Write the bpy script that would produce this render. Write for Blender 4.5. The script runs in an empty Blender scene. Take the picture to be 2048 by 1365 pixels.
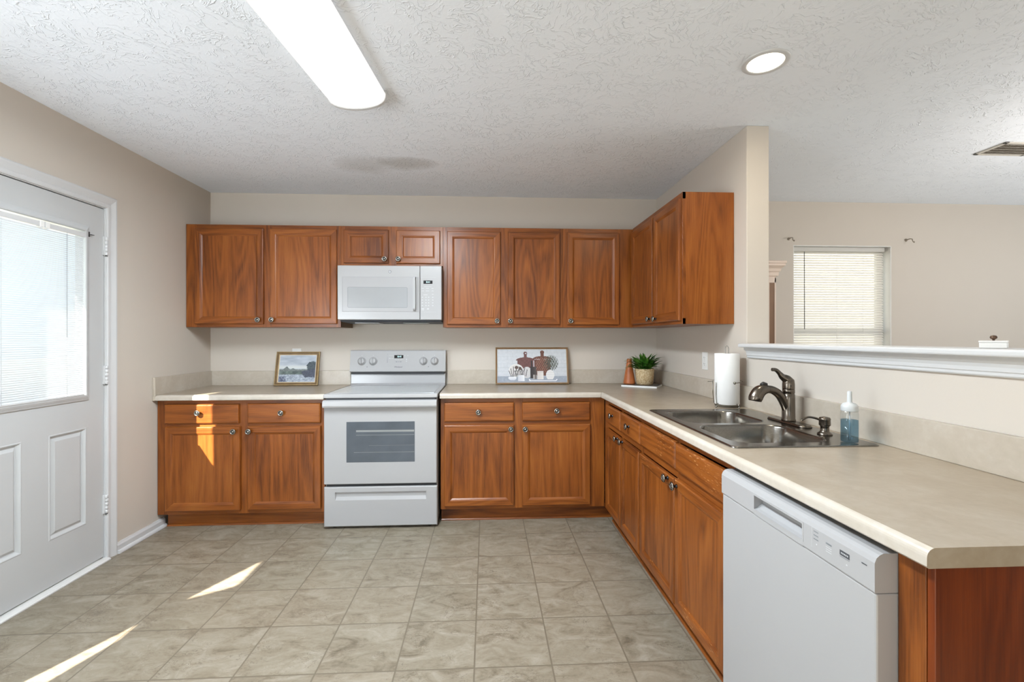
import bpy, bmesh, math, random
from mathutils import Vector, Matrix
random.seed(7)
SC = bpy.context.scene
COL = SC.collection
W, H, T = 3.663, 2.471, 0.127          # kitchen width, ceiling height, partition thickness
XR, YR = 8.4, -6.6                     # far right wall of the living room, rear wall

# ------------------------------------------------------------------ camera
cam_d = bpy.data.cameras.new('camera'); cam = bpy.data.objects.new('camera', cam_d); COL.objects.link(cam)
cam_d.sensor_fit = 'HORIZONTAL'; cam_d.sensor_width = 36.0
cam_d.lens = 36.0 * 920.16 / 2048
cam_d.shift_x = 2.8 / 2048; cam_d.shift_y = -6.55 / 2048
cam_d.clip_start = 0.05; cam_d.clip_end = 200
cam.location = (2.226, -3.836, 1.2964)
cam.rotation_euler = (math.radians(90), 0.0004, -0.0521)
SC.camera = cam

# ------------------------------------------------------------------ world, sun, daylight, exposure
wd = bpy.data.worlds.new('sky'); SC.world = wd; wd.use_nodes = True
bg = wd.node_tree.nodes['Background']; bg.inputs[0].default_value = (0.74, 0.88, 1.0, 1); bg.inputs[1].default_value = 1.1

def lamp(name, kind, loc, energy, color=(1, 1, 1), rot=(0, 0, 0), size=None, direction=None, spread=None):
    d = bpy.data.lights.new(name, kind); d.energy = energy; d.color = color
    o = bpy.data.objects.new(name, d); COL.objects.link(o); o.location = loc; o.rotation_euler = rot
    if direction is not None: o.rotation_euler = Vector(direction).to_track_quat('-Z', 'Y').to_euler()
    if size and kind == 'AREA': d.shape = 'RECTANGLE'; d.size, d.size_y = size
    if spread: d.spread = spread
    return o
SUN = (1.0, 2.1, -1.56)
sun = lamp('sun', 'SUN', (-4, -9, 8), 25.0, (1.0, 0.93, 0.80), direction=SUN); sun.data.angle = 0.0093
# daylight entering by the side window and rear glass doors, plus two added fills
lamp('window_daylight_side', 'AREA', (0.10, -3.30, 1.15), 12, (0.80, 0.91, 1.0), size=(0.6, 0.9), direction=(1, 0.5, 0.15))
lamp('fill_side_deep', 'AREA', (0.10, -3.75, 1.25), 15, (0.86, 0.93, 1.0), size=(0.6, 0.9), direction=(0.5, 1, 0.40), spread=2.2)  # added fill lamp lifting the back wall and ceiling
lamp('door_daylight', 'AREA', (-0.50, -1.50, 1.42), 4, (0.80, 0.91, 1.0), size=(0.9, 1.0), direction=(1, 0.0, 0.0))
lamp('window_daylight_rear', 'AREA', (1.9, -6.30, 1.25), 10, (0.80, 0.91, 1.0), size=(3.0, 2.0), direction=(0, 1, 0.05))
lamp('fill_living', 'AREA', (8.3, -1.95, 1.25), 21, (0.86, 0.93, 1.0), size=(1.9, 1.2), direction=(-1, 0.05, 0.55), spread=2.4)  # added fill lamp for the living room, no known window behind it
SC.view_settings.view_transform = 'Standard'; SC.view_settings.look = 'None'
SC.view_settings.exposure = 0.53; SC.view_settings.gamma = 1.0; SC.view_settings.use_curve_mapping = False
SC.cycles.use_denoising = True
SC.cycles.max_bounces = 10; SC.cycles.diffuse_bounces = 6; SC.cycles.transparent_max_bounces = 16
SC.cycles.sample_clamp_indirect = 6.0
try: SC.cycles.caustics_reflective = False; SC.cycles.caustics_refractive = False
except Exception: pass

# ------------------------------------------------------------------ materials
def lin(r, g, b):
    f = lambda c: ((c/255)/12.92 if c/255 <= 0.04045 else (((c/255)+0.055)/1.055)**2.4)
    return (f(r), f(g), f(b), 1)
class NT:
    def __init__(s, name):
        s.m = bpy.data.materials.new(name); s.m.use_nodes = True; s.t = s.m.node_tree
        s.b = s.t.nodes['Principled BSDF']; s.out = s.t.nodes['Material Output']
    def n(s, typ, ins=None, **kw):
        nd = s.t.nodes.new(typ)
        for k, v in kw.items(): setattr(nd, k, v)
        for k, v in (ins or {}).items():
            if isinstance(v, bpy.types.NodeSocket): s.t.links.new(v, nd.inputs[k])
            else: nd.inputs[k].default_value = v
        return nd
    def link(s, a, b): s.t.links.new(a, b)
    def math(s, op, a, b=0.0, c=0.0): return s.n('ShaderNodeMath', {0: a, 1: b, 2: c}, operation=op).outputs[0]
    def mapr(s, v, a, b, c=0.0, d=1.0): return s.n('ShaderNodeMapRange', {0: v, 1: a, 2: b, 3: c, 4: d}, clamp=True).outputs[0]
    def ramp(s, v, stops):
        r = s.n('ShaderNodeValToRGB', {0: v}); el = r.color_ramp.elements
        while len(el) < len(stops): el.new(0.5)
        for e, (p, c) in zip(el, stops): e.position = p; e.color = c
        return r.outputs[0]
    def mix(s, f, a, b, mode='MIX'):
        nd = s.n('ShaderNodeMix', data_type='RGBA', blend_type=mode)
        for i, v in ((0, f), (6, a), (7, b)):
            if isinstance(v, bpy.types.NodeSocket): s.t.links.new(v, nd.inputs[i])
            else: nd.inputs[i].default_value = v
        return nd.outputs[2]
    def obj(s): return s.n('ShaderNodeTexCoord').outputs['Object']
    def mapping(s, v, scale=(1, 1, 1), loc=(0, 0, 0), rot=(0, 0, 0)):
        return s.n('ShaderNodeMapping', {0: v, 1: loc, 2: rot, 3: scale}).outputs[0]
    def noise(s, v, scale, detail=3, rough=0.5, dist=0.0):
        return s.n('ShaderNodeTexNoise', {'Vector': v, 'Scale': scale, 'Detail': detail, 'Roughness': rough, 'Distortion': dist}).outputs[0]
    def bump(s, h, strength=0.2, distance=0.01):
        nd = s.n('ShaderNodeBump', {'Height': h, 'Strength': strength, 'Distance': distance}); s.link(nd.outputs[0], s.b.inputs['Normal'])
    def set(s, color=None, rough=None, metal=None, spec=None, **kw):
        for k, v in (('Base Color', color), ('Roughness', rough), ('Metallic', metal), ('Specular IOR Level', spec)):
            if v is None: continue
            if isinstance(v, bpy.types.NodeSocket): s.link(v, s.b.inputs[k])
            else: s.b.inputs[k].default_value = v
        for k, v in kw.items(): s.b.inputs[k.replace('_', ' ')].default_value = v
        return s.m
M = {}
def plain(key, rgb, rough=0.5, metal=0.0, spec=0.5, vary=0.03, nscale=6, bump=0.0, bscale=200, **kw):
    t = NT(key); v = t.obj(); c = lin(*rgb)
    n = t.noise(v, nscale, 4)
    lo = tuple(max(0, x*(1-vary)) for x in c[:3]) + (1,); hi = tuple(min(1, x*(1+vary)) for x in c[:3]) + (1,)
    col = t.ramp(n, [(0.3, lo), (0.7, hi)])
    if bump: t.bump(t.noise(v, bscale, 3), bump, 0.003)
    M[key] = t.set(col, rough, metal, spec, **kw); return M[key]

plain('wall_paint', (203, 195, 185), 0.75, spec=0.25, vary=0.015, nscale=1.5, bump=0.06, bscale=120)
plain('trim_white', (203, 204, 205), 0.35, vary=0.01)
plain('door_white', (190, 192, 193), 0.38, vary=0.012, bump=0.02, bscale=60)
plain('appliance_white', (167, 167, 168), 0.22, vary=0.006)
plain('appliance_panel', (160, 160, 161), 0.25, vary=0.006)
plain('glass_grey', (154, 156, 158), 0.12, vary=0.02)
plain('oven_glass', (84, 90, 97), 0.10, vary=0.12, nscale=9)
plain('oven_rack', (150, 154, 156), 0.3, metal=0.6)
plain('cooktop_glass', (175, 178, 180), 0.08, vary=0.02)
plain('cooktop_ring', (165, 168, 172), 0.15, vary=0.02)
plain('black_gap', (26, 28, 33), 0.5)
plain('dark_under', (62, 66, 74), 0.5)
plain('ink_grey', (120, 124, 128), 0.5)
plain('ink_dark', (70, 73, 78), 0.5)
plain('ink_light', (185, 187, 189), 0.5)
plain('display_black', (18, 21, 28), 0.15)
t = NT('display_digit'); M['display_digit'] = t.set((0.5, 0.8, 0.8, 1), 0.5, Emission_Color=(0.65, 0.95, 1.0, 1), Emission_Strength=0.7)
plain('pewter', (56, 58, 62), 0.28, metal=1.0, vary=0.25, nscale=160)
plain('pewter_light', (150, 147, 140), 0.22, metal=1.0, vary=0.2, nscale=160)
plain('chrome', (140, 137, 130), 0.12, metal=1.0)
plain('faucet_nickel', (112, 104, 95), 0.24, metal=1.0, vary=0.03)
plain('dark_rubber', (38, 36, 34), 0.6)
plain('dark_bronze', (70, 62, 54), 0.4, metal=0.7)
plain('bracket_metal', (150, 140, 126), 0.4, metal=0.6)
plain('paper_white', (226, 226, 225), 0.9, spec=0.1, vary=0.012, nscale=20, bump=0.25, bscale=160)
plain('plastic_white', (228, 228, 226), 0.4)
plain('plastic_frost', (222, 226, 228), 0.35, vary=0.01, Transmission_Weight=0.25)
plain('sleeve_dark', (110, 108, 104), 0.5)
plain('terracotta', (176, 100, 54), 0.38, vary=0.16, nscale=14)
plain('soil', (52, 40, 30), 0.9, vary=0.3, nscale=60)
plain('tray_white', (232, 232, 230), 0.35)
plain('tray_dark', (70, 64, 58), 0.35)
plain('frame_gold', (112, 88, 56), 0.38, vary=0.2, nscale=30, metal=0.15)
plain('frame_gold_light', (165, 140, 98), 0.35, vary=0.15, nscale=30, metal=0.2)
plain('frame_walnut', (124, 86, 56), 0.45, vary=0.2, nscale=18)
plain('mat_cream', (214, 209, 198), 0.7)
plain('vent_white', (196, 192, 184), 0.5)
plain('vent_shadow', (112, 104, 92), 0.6)
plain('hutch_pale', (226, 208, 194), 0.5, vary=0.03)
plain('hutch_inner', (130, 96, 68), 0.5, vary=0.1)
plain('ceramic_white', (228, 226, 222), 0.3)
plain('knob_brown', (96, 74, 58), 0.35, metal=0.4)
plain('sill_white', (214, 214, 212), 0.4)
plain('siding', (160, 156, 149), 0.8, vary=0.04)
plain('exterior_white', (205, 208, 210), 0.8)
plain('yard_ground', (150, 146, 134), 0.9, vary=0.1)
plain('sun_mask_sheet', (200, 192, 180), 0.9)
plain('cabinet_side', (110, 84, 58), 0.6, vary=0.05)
plain('outlet_slot', (88, 88, 90), 0.5)

def wood(key, axis, c0=(89, 44, 14), c1=(133, 73, 26), c2=(157, 94, 39), rough=0.33):
    t = NT(key); rnd = t.n('ShaderNodeObjectInfo').outputs['Random']
    off = t.n('ShaderNodeCombineXYZ', {0: t.math('MULTIPLY', rnd, 37.0), 1: t.math('MULTIPLY', rnd, 11.0), 2: t.math('MULTIPLY', rnd, 23.0)}).outputs[0]
    v = t.n('ShaderNodeVectorMath', {0: t.obj(), 1: off}, operation='ADD').outputs[0]
    s = 0.10
    sc = {'z': (1, 1, s), 'x': (s, 1, 1), 'y': (1, s, 1)}[axis]
    vg = t.mapping(v, sc)
    big = t.noise(vg, 4.0, 2, 0.5, 0.3)
    rings = t.math('FRACT', t.math('MULTIPLY', big, 16.0))
    rings = t.math('ABSOLUTE', t.math('SUBTRACT', rings, 0.5))
    sc2 = {'z': (1, 1, .03), 'x': (.03, 1, 1), 'y': (1, .03, 1)}[axis]
    pores = t.noise(t.mapping(v, sc2), 210.0, 3, 0.7)
    broad = t.noise(vg, 13.0, 4, 0.6)
    tone = t.noise(v, 2.2, 2)
    f = t.math('ADD', t.math('MULTIPLY', rings, 0.34), t.math('MULTIPLY', pores, 0.52))
    f = t.math('ADD', f, t.math('MULTIPLY', t.math('SUBTRACT', broad, 0.5), 0.45))
    f = t.math('ADD', f, t.math('MULTIPLY', t.math('SUBTRACT', tone, 0.5), 0.35))
    f = t.math('ADD', f, t.math('MULTIPLY', t.math('SUBTRACT', rnd, 0.5), 0.10))
    col = t.ramp(f, [(0.13, lin(*c0)), (0.37, lin(*c1)), (0.66, lin(*c2))])
    t.bump(t.math('MULTIPLY', f, 1.0), 0.10, 0.001)
    M[key] = t.set(col, rough, 0.0, 0.38); M[key].node_tree.nodes['Principled BSDF'].inputs['Coat Weight'].default_value = 0.06
    M[key].node_tree.nodes['Principled BSDF'].inputs['Coat Roughness'].default_value = 0.25
wood('oak_upright', 'z'); wood('oak_level', 'x'); wood('oak_across', 'y')
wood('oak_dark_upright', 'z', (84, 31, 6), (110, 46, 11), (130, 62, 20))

def chips(key, base_axis):                                   # worn oak with scraped, paler flecks
    wood(key, base_axis); m = M[key]; nt = m.node_tree; b = nt.nodes['Principled BSDF']
    t = NT.__new__(NT); t.m = m; t.t = nt; t.b = b
    src = b.inputs['Base Color'].links[0].from_socket
    v = t.obj()
    n = t.noise(t.mapping(v, (9, 9, 55)), 3.2, 3, 0.6); w = t.noise(v, 5.0, 2)
    f = t.math('MULTIPLY', t.mapr(n, 0.60, 0.64), t.mapr(w, 0.48, 0.56))
    nt.links.new(t.mix(t.math('MULTIPLY', f, 0.8), src, lin(205, 150, 95)), b.inputs['Base Color'])
chips('oak_worn_level', 'x')

# counter laminate: mottled top; light on edge and backsplash painted in as paler copies
def laminate(key, a, b, c):
    t = NT(key); v = t.obj()
    n1 = t.noise(v, 9, 6, 0.62, 0.6); n2 = t.noise(v, 45, 4, 0.6)
    f = t.math('ADD', t.math('MULTIPLY', n1, 0.7), t.math('MULTIPLY', n2, 0.3))
    M[key] = t.set(t.ramp(f, [(0.35, lin(*a)), (0.5, lin(*b)), (0.66, lin(*c))]), 0.30, 0, 0.5)
laminate('laminate', (154, 140, 121), (162, 149, 131), (171, 160, 145))
laminate('laminate_edge_lit', (182, 174, 162), (189, 181, 169), (196, 189, 179))
laminate('laminate_splash_lit', (178, 168, 153), (185, 175, 161), (193, 185, 173))

# floor vinyl, stone look tiles
t = NT('tile_floor'); v = t.obj()
S_, TX, TY = 0.30663, 2.1776, -0.8005
sx = t.n('ShaderNodeSeparateXYZ', {0: v}).outputs
u = t.math('DIVIDE', t.math('SUBTRACT', sx[0], TX), S_); w = t.math('DIVIDE', t.math('SUBTRACT', sx[1], TY), S_)
du = t.math('ABSOLUTE', t.math('SUBTRACT', t.math('FRACT', t.math('ADD', u, 0.5)), 0.5))
dw = t.math('ABSOLUTE', t.math('SUBTRACT', t.math('FRACT', t.math('ADD', w, 0.5)), 0.5))
dmin = t.math('MINIMUM', du, dw)
grout = t.mapr(dmin, 0.006, 0.014, 1.0, 0.0)
cell = t.n('ShaderNodeCombineXYZ', {0: t.math('FLOOR', u), 1: t.math('FLOOR', w), 2: 0.0}).outputs[0]
wn = t.n('ShaderNodeTexWhiteNoise', {'Vector': cell}, noise_dimensions='3D')
shift = t.n('ShaderNodeVectorMath', {0: wn.outputs['Color'], 3: 7.0}, operation='SCALE').outputs[0]
vv = t.n('ShaderNodeVectorMath', {0: v, 1: shift}, operation='ADD').outputs[0]
vv = t.mapping(vv, (1.0, 1.9, 1.0), rot=(0, 0, 0.5))
cl = t.noise(vv, 6.0, 9, 0.66, 1.3)
ve = t.noise(vv, 8.0, 5, 0.6, 2.6)
vein = t.mapr(t.math('ABSOLUTE', t.math('SUBTRACT', ve, 0.5)), 0.0, 0.018, 1.0, 0.0)
vmask = t.mapr(t.noise(v, 6.5, 3), 0.50, 0.60)
ve2 = t.noise(t.mapping(vv, loc=(9, 4, 0)), 17.0, 4, 0.6, 1.8)
vein2 = t.mapr(t.math('ABSOLUTE', t.math('SUBTRACT', ve2, 0.52)), 0.0, 0.016, 1.0, 0.0)
vmask2 = t.mapr(t.noise(t.mapping(v, loc=(3, 7, 0)), 9.0, 3), 0.53, 0.62)
fine = t.noise(vv, 55, 5, 0.65)
f = t.math('ADD', cl, t.math('MULTIPLY', t.math('SUBTRACT', fine, 0.5), 0.22))
col = t.ramp(f, [(0.30, lin(98, 89, 75)), (0.44, lin(126, 117, 101)), (0.56, lin(138, 130, 115)), (0.72, lin(153, 145, 132))])
col = t.mix(t.math('MULTIPLY', t.math('MULTIPLY', vein, vmask), 0.75), col, lin(80, 70, 57))
col = t.mix(t.math('MULTIPLY', t.math('MULTIPLY', vein2, vmask2), 0.65), col, lin(168, 161, 149))
col = t.mix(t.math('MULTIPLY', wn.outputs['Value'], 0.16), col, lin(153, 137, 118))
col = t.mix(grout, col, lin(107, 98, 84))
t.bump(t.math('SUBTRACT', t.math('MULTIPLY', f, 0.5), t.math('MULTIPLY', grout, 0.35)), 0.25, 0.004)
M['tile_floor'] = t.set(col, 0.42, 0, 0.4)

# ceiling, brushed-on texture with short ridges
t = NT('ceiling_texture'); v = t.obj()
warp = t.n('ShaderNodeTexNoise', {'Vector': v, 'Scale': 14.0, 'Detail': 2.0}).outputs[1]
vw = t.n('ShaderNodeVectorMath', {0: v, 1: t.n('ShaderNodeVectorMath', {0: warp, 3: 0.07}, operation='SCALE').outputs[0]}, operation='ADD').outputs[0]
def strokes(cells, fine, loc, width, lo, hi):                # patches of short parallel ridges, each patch turned its own way
    p0 = t.mapping(vw, loc=loc)
    vo = t.n('ShaderNodeTexVoronoi', {'Vector': p0, 'Scale': cells, 'Randomness': 1.0})
    ang = t.math('MULTIPLY', t.n('ShaderNodeSeparateColor', {0: vo.outputs['Color']}).outputs[0], 6.283)
    loc_ = t.n('ShaderNodeVectorMath', {0: p0, 1: vo.outputs['Position']}, operation='SUBTRACT').outputs[0]
    rr = t.n('ShaderNodeVectorRotate', {'Vector': p0, 'Angle': ang}, rotation_type='Z_AXIS').outputs[0]
    nz = t.noise(t.mapping(rr, (1, 0.26, 1)), fine, 2, 0.5, 0.25)
    rg = t.mapr(t.math('ABSOLUTE', t.math('SUBTRACT', nz, 0.5)), 0.0, width, 1.0, 0.0)
    return t.math('MULTIPLY', rg, t.mapr(t.noise(p0, 8.0, 3, 0.6), lo, hi))
hgt = t.math('MAXIMUM', strokes(7.0, 34, (0, 0, 0), 0.030, 0.42, 0.56), strokes(5.0, 24, (4.3, 2.1, 0), 0.022, 0.46, 0.58))
hgt = t.math('ADD', hgt, t.math('MULTIPLY', t.noise(v, 120, 2), 0.12))
t.bump(hgt, 0.50, 0.006)
sxy = t.n('ShaderNodeSeparateXYZ', {0: v}).outputs
def blob(cx, cy, rx, ry):
    dx = t.math('DIVIDE', t.math('SUBTRACT', sxy[0], cx), rx); dy = t.math('DIVIDE', t.math('SUBTRACT', sxy[1], cy), ry)
    d = t.math('ADD', t.math('MULTIPLY', dx, dx), t.math('MULTIPLY', dy, dy))
    return t.mapr(t.math('ADD', d, t.math('MULTIPLY', t.math('SUBTRACT', t.noise(v, 7, 3), 0.5), 0.9)), 0.15, 1.1, 1.0, 0.0)
st = t.math('MAXIMUM', t.math('MULTIPLY', blob(1.66, -0.70, 0.24, 0.13), 0.42), t.math('MULTIPLY', blob(1.40, -0.66, 0.22, 0.17), 0.26))
M['ceiling_texture'] = t.set(t.mix(st, lin(236, 242, 250), lin(150, 145, 134)), 0.85, 0, 0.2)

# stainless steel
t = NT('stainless'); v = t.obj()
n = t.noise(t.mapping(v, (220, 3, 220)), 1.0, 3, 0.6)
t.bump(n, 0.03, 0.001)
M['stainless'] = t.set(t.ramp(n, [(0.3, lin(122, 118, 112)), (0.7, lin(140, 136, 130))]), 0.20, 1.0)

# thin window glass and clear bottle
def thin_glass(key, tint, refl):
    t = NT(key); tr = t.n('ShaderNodeBsdfTransparent', {0: tint}); gl = t.n('ShaderNodeBsdfGlossy', {1: 0.02})
    fc = t.n('ShaderNodeLayerWeight', {0: 0.5}).outputs['Facing']
    fr = t.math('ADD', t.math('MULTIPLY', t.math('POWER', fc, 4.0), refl), 0.03)
    mx = t.n('ShaderNodeMixShader', {0: fr, 1: tr.outputs[0], 2: gl.outputs[0]}); t.link(mx.outputs[0], t.out.inputs[0]); M[key] = t.m
thin_glass('window_glass', (0.96, 0.98, 0.98, 1), 0.25)
thin_glass('bottle_clear', (0.92, 0.945, 0.96, 1), 0.5)
thin_glass('liquid_blue', (0.50, 0.66, 0.76, 1), 0.2)
# slats let some daylight through
def slat(key, col, tl):
    t = NT(key); d = t.n('ShaderNodeBsdfDiffuse', {0: col}); tr = t.n('ShaderNodeBsdfTranslucent', {0: col})
    n = t.noise(t.obj(), 3.0, 2); mx = t.n('ShaderNodeMixShader', {0: t.mapr(n, 0.2, 0.8, tl-0.03, tl+0.03), 1: d.outputs[0], 2: tr.outputs[0]})
    t.link(mx.outputs[0], t.out.inputs[0]); M[key] = t.m
slat('slat_white', (0.62, 0.635, 0.65, 1), 0.10)
slat('slat_cream', (0.78, 0.77, 0.745, 1), 0.30)
def emit(key, col, st):
    t = NT(key); n = t.noise(t.obj(), 1.2, 2)
    e = t.n('ShaderNodeEmission', {0: col, 1: t.mapr(n, 0.2, 0.8, st*0.96, st*1.04)}); t.link(e.outputs[0], t.out.inputs[0]); M[key] = t.m
emit('lamp_diffuser', (1.0, 0.98, 0.945, 1), 0.74)
emit('bulb_glow', (1.0, 0.90, 0.70, 1), 3.0)
# woven pot
t = NT('woven_fibre'); v = t.obj()
ang = t.n('ShaderNodeSeparateXYZ', {0: v}).outputs
th = t.math('ARCTAN2', ang[1], ang[0])
k1 = t.math('SINE', t.math('MULTIPLY', th, 34.0)); k2 = t.math('SINE', t.math('MULTIPLY', ang[2], 900.0))
wv = t.math('MULTIPLY', k1, k2)
nn = t.noise(v, 120, 3)
ff = t.math('ADD', t.math('MULTIPLY', wv, 0.22), nn)
t.bump(ff, 0.6, 0.003)
M['woven_fibre'] = t.set(t.ramp(ff, [(0.3, lin(150, 112, 66)), (0.5, lin(204, 180, 138)), (0.7, lin(228, 212, 180))]), 0.85, 0, 0.2)
t = NT('leaf_green'); v = t.obj()
M['leaf_green'] = t.set(t.ramp(t.noise(v, 22, 3), [(0.30, lin(30, 62, 20)), (0.52, lin(62, 112, 34)), (0.72, lin(112, 152, 66))]), 0.4, 0, 0.4)
t = NT('leaf_dry'); v = t.obj()
M['leaf_dry'] = t.set(t.ramp(t.noise(v, 30, 3), [(0.3, lin(70, 84, 36)), (0.7, lin(150, 126, 80))]), 0.5)
def vcol(key, rough):
    t = NT(key); a = t.n('ShaderNodeAttribute', attribute_name='print'); M[key] = t.set(a.outputs['Color'], rough, 0, 0.4)
vcol('canvas_print', 0.55)

# ------------------------------------------------------------------ mesh helpers
class MB:
    def __init__(s): s.bm = bmesh.new(); s.mats = []
    def mi(s, m):
        if m not in s.mats: s.mats.append(m)
        return s.mats.index(m)
    def face(s, pts, m, smooth=False):
        vs = [s.bm.verts.new(p) for p in pts]
        try: f = s.bm.faces.new(vs)
        except ValueError: return None
        f.material_index = s.mi(m); f.smooth = smooth; return f
    def box(s, x0, x1, y0, y1, z0, z1, m, bev=0.0, seg=2, rot=None, cen=None):
        r = bmesh.ops.create_cube(s.bm, size=1.0); vs = r['verts']
        for v in vs: v.co = Vector(((x0+x1)/2 + v.co.x*(x1-x0), (y0+y1)/2 + v.co.y*(y1-y0), (z0+z1)/2 + v.co.z*(z1-z0)))
        fs = list({f for v in vs for f in v.link_faces})
        for f in fs: f.material_index = s.mi(m)
        if bev:
            es = list({e for v in vs for e in v.link_edges})
            rr = bmesh.ops.bevel(s.bm, geom=es, offset=bev, segments=seg, profile=0.5, affect='EDGES', material=-1)
            vs = list({v for f in rr['faces'] for v in f.verts} | {v for v in vs if v.is_valid})
        if rot is not None:
            c = Vector(cen if cen else ((x0+x1)/2, (y0+y1)/2, (z0+z1)/2)); R = rot if isinstance(rot, Matrix) else Matrix.Rotation(rot[0], 3, rot[1])
            for v in vs: v.co = c + R @ (v.co - c)
        return vs
    def loops(s, rings, m, closed=True, smooth=True, cap0=False, cap1=False, mats=None):
        vr = [[s.bm.verts.new(p) for p in r] for r in rings]; n = len(vr[0])
        for i in range(len(vr)-1):
            mm = mats[i] if mats else m
            for j in range(n if closed else n-1):
                a, b, c, d = vr[i][j], vr[i][(j+1) % n], vr[i+1][(j+1) % n], vr[i+1][j]
                try: f = s.bm.faces.new((a, b, c, d)); f.material_index = s.mi(mm); f.smooth = smooth
                except ValueError: pass
        for cap, r, mm in ((cap0, vr[0][::-1], mats[0] if mats else m), (cap1, vr[-1], mats[-1] if mats else m)):
            if cap:
                try: f = s.bm.faces.new(r); f.material_index = s.mi(mm)
                except ValueError: pass
        return vr
    def lathe(s, prof, m, n=28, cen=(0, 0, 0), axis='z', cap0=True, cap1=True, mats=None, smooth=True):
        def P(r, h, a):
            if axis == 'z': q = (r*math.cos(a), r*math.sin(a), h)
            elif axis == 'y': q = (r*math.cos(a), -h, r*math.sin(a))      # height runs towards -Y
            else: q = (h, r*math.cos(a), r*math.sin(a))
            return tuple(cen[i]+q[i] for i in range(3))
        return s.loops([[P(r, h, 2*math.pi*k/n) for k in range(n)] for r, h in prof], m, cap0=cap0, cap1=cap1, mats=mats, smooth=smooth)
    def tube(s, pts, r, m, n=12, caps=True, flat=None):
        pts = [Vector(p) for p in pts]; N = len(pts); rs = r if isinstance(r, (list, tuple)) else [r]*N
        rings = []; prev = None
        for i, p in enumerate(pts):
            d = (pts[min(i+1, N-1)] - pts[max(i-1, 0)]).normalized()
            if prev is None:
                up = Vector((0, 0, 1)) if abs(d.z) < 0.9 else Vector((0, 1, 0)); a = d.cross(up).normalized()
            else: a = (prev - d*prev.dot(d)).normalized()
            prev = a; b = d.cross(a)
            fa = flat if flat else 1.0
            rings.append([tuple(p + a*rs[i]*math.cos(2*math.pi*k/n) + b*rs[i]*fa*math.sin(2*math.pi*k/n)) for k in range(n)])
        return s.loops(rings, m, cap0=caps, cap1=caps)
    def prism(s, poly, d0, d1, m, axis='y', smooth=False):
        def P(p, d):
            if axis == 'y': return (p[0], d, p[1])
            if axis == 'x': return (d, p[0], p[1])
            return (p[0], p[1], d)
        s.loops([[P(p, d0) for p in poly], [P(p, d1) for p in poly]], m, smooth=smooth, cap0=True, cap1=True)
    def build(s, name, parent=None, loc=None, fix=True):
        if fix: bmesh.ops.recalc_face_normals(s.bm, faces=s.bm.faces[:])
        me = bpy.data.meshes.new(name); s.bm.to_mesh(me); s.bm.free()
        for m in s.mats: me.materials.append(M[m])
        o = bpy.data.objects.new(name, me); COL.objects.link(o)
        if parent is not None: o.parent = parent
        if loc: o.location = loc
        return o
def bez(ps, n=16):
    ps = [Vector(p) for p in ps]; out = []
    for i in range(len(ps)-1):
        p0 = ps[max(i-1, 0)]; p1 = ps[i]; p2 = ps[i+1]; p3 = ps[min(i+2, len(ps)-1)]
        for k in range(n):
            t = k/n; out.append(0.5*((2*p1)+(p2-p0)*t+(2*p0-5*p1+4*p2-p3)*t*t+(3*p1-p0-3*p2+p3)*t**3))
    out.append(ps[-1]); return out
def interp(vals, N):
    out = []
    for i in range(N):
        f = i/(N-1)*(len(vals)-1); k = min(int(f), len(vals)-2); out.append(vals[k]+(vals[k+1]-vals[k])*(f-k))
    return out
def tag(o, label, cat, group=None, kind=None):
    o['label'] = label; o['category'] = cat
    if group: o['group'] = group
    if kind: o['kind'] = kind
    return o
def thing(name, label, cat, loc=(0, 0, 0), rotz=0.0, group=None):
    o = bpy.data.objects.new(name, None); COL.objects.link(o); o.location = loc; o.rotation_euler = (0, 0, rotz)
    o.empty_display_size = 0.05
    return tag(o, label, cat, group)
def struct(o, label=None):
    o['kind'] = 'structure'
    if label: o['label'] = label
    return o
def lettering(name, text, size, loc, rot, mat, parent, shear=0.0, align='CENTER', depth=0.0003):
    cu = bpy.data.curves.new(name, 'FONT'); cu.body = text; cu.size = size; cu.align_x = align; cu.align_y = 'CENTER'; cu.extrude = depth; cu.shear = shear
    tmp = bpy.data.objects.new(name + '_curve', cu); COL.objects.link(tmp)
    bpy.context.view_layer.update()
    me = bpy.data.meshes.new_from_object(tmp.evaluated_get(bpy.context.evaluated_depsgraph_get()))
    bpy.data.objects.remove(tmp)
    me.materials.clear(); me.materials.append(M[mat]); me.name = name
    o = bpy.data.objects.new(name, me); COL.objects.link(o); o.parent = parent; o.location = loc; o.rotation_euler = rot
    return o
FRONT = (math.radians(90), 0, 0)        # lettering that faces -Y

# ------------------------------------------------------------------ the room shell
def wall_holes(name, axis, c0, c1, a0, a1, z0, z1, holes, mat='wall_paint'):
    """wall slab with rectangular openings; axis is the direction it runs along"""
    mb = MB(); cuts = sorted({a0, a1, *[h[0] for h in holes], *[h[1] for h in holes]})
    for i in range(len(cuts)-1):
        p, q = cuts[i], cuts[i+1]; hs = sorted([h for h in holes if h[0] <= p+1e-6 and h[1] >= q-1e-6], key=lambda h: h[2])
        z = z0
        for h in hs + [(0, 0, z1, z1)]:
            if h[2] > z+1e-5:
                if axis == 'x': mb.box(p, q, c0, c1, z, h[2], mat)
                else: mb.box(c0, c1, p, q, z, h[2], mat)
            z = h[3]
    bmesh.ops.remove_doubles(mb.bm, verts=mb.bm.verts[:], dist=1e-5)
    return struct(mb.build(name))
mb = MB(); mb.box(-0.16, XR+0.15, YR-0.15, 0.14, -0.12, 0.0, 'tile_floor'); struct(mb.build('floor'))
mb = MB(); mb.box(-0.16, XR+0.15, YR-0.15, 0.14, H, H+0.12, 'ceiling_texture'); struct(mb.build('ceiling'))
WX0, WX1, WZ0, WZ1 = 4.868, 5.752, 0.92, 2.095         # living room window
DY0, DY1, DZ = -1.945, -1.030, 2.052                    # door opening in the left wall
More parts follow.
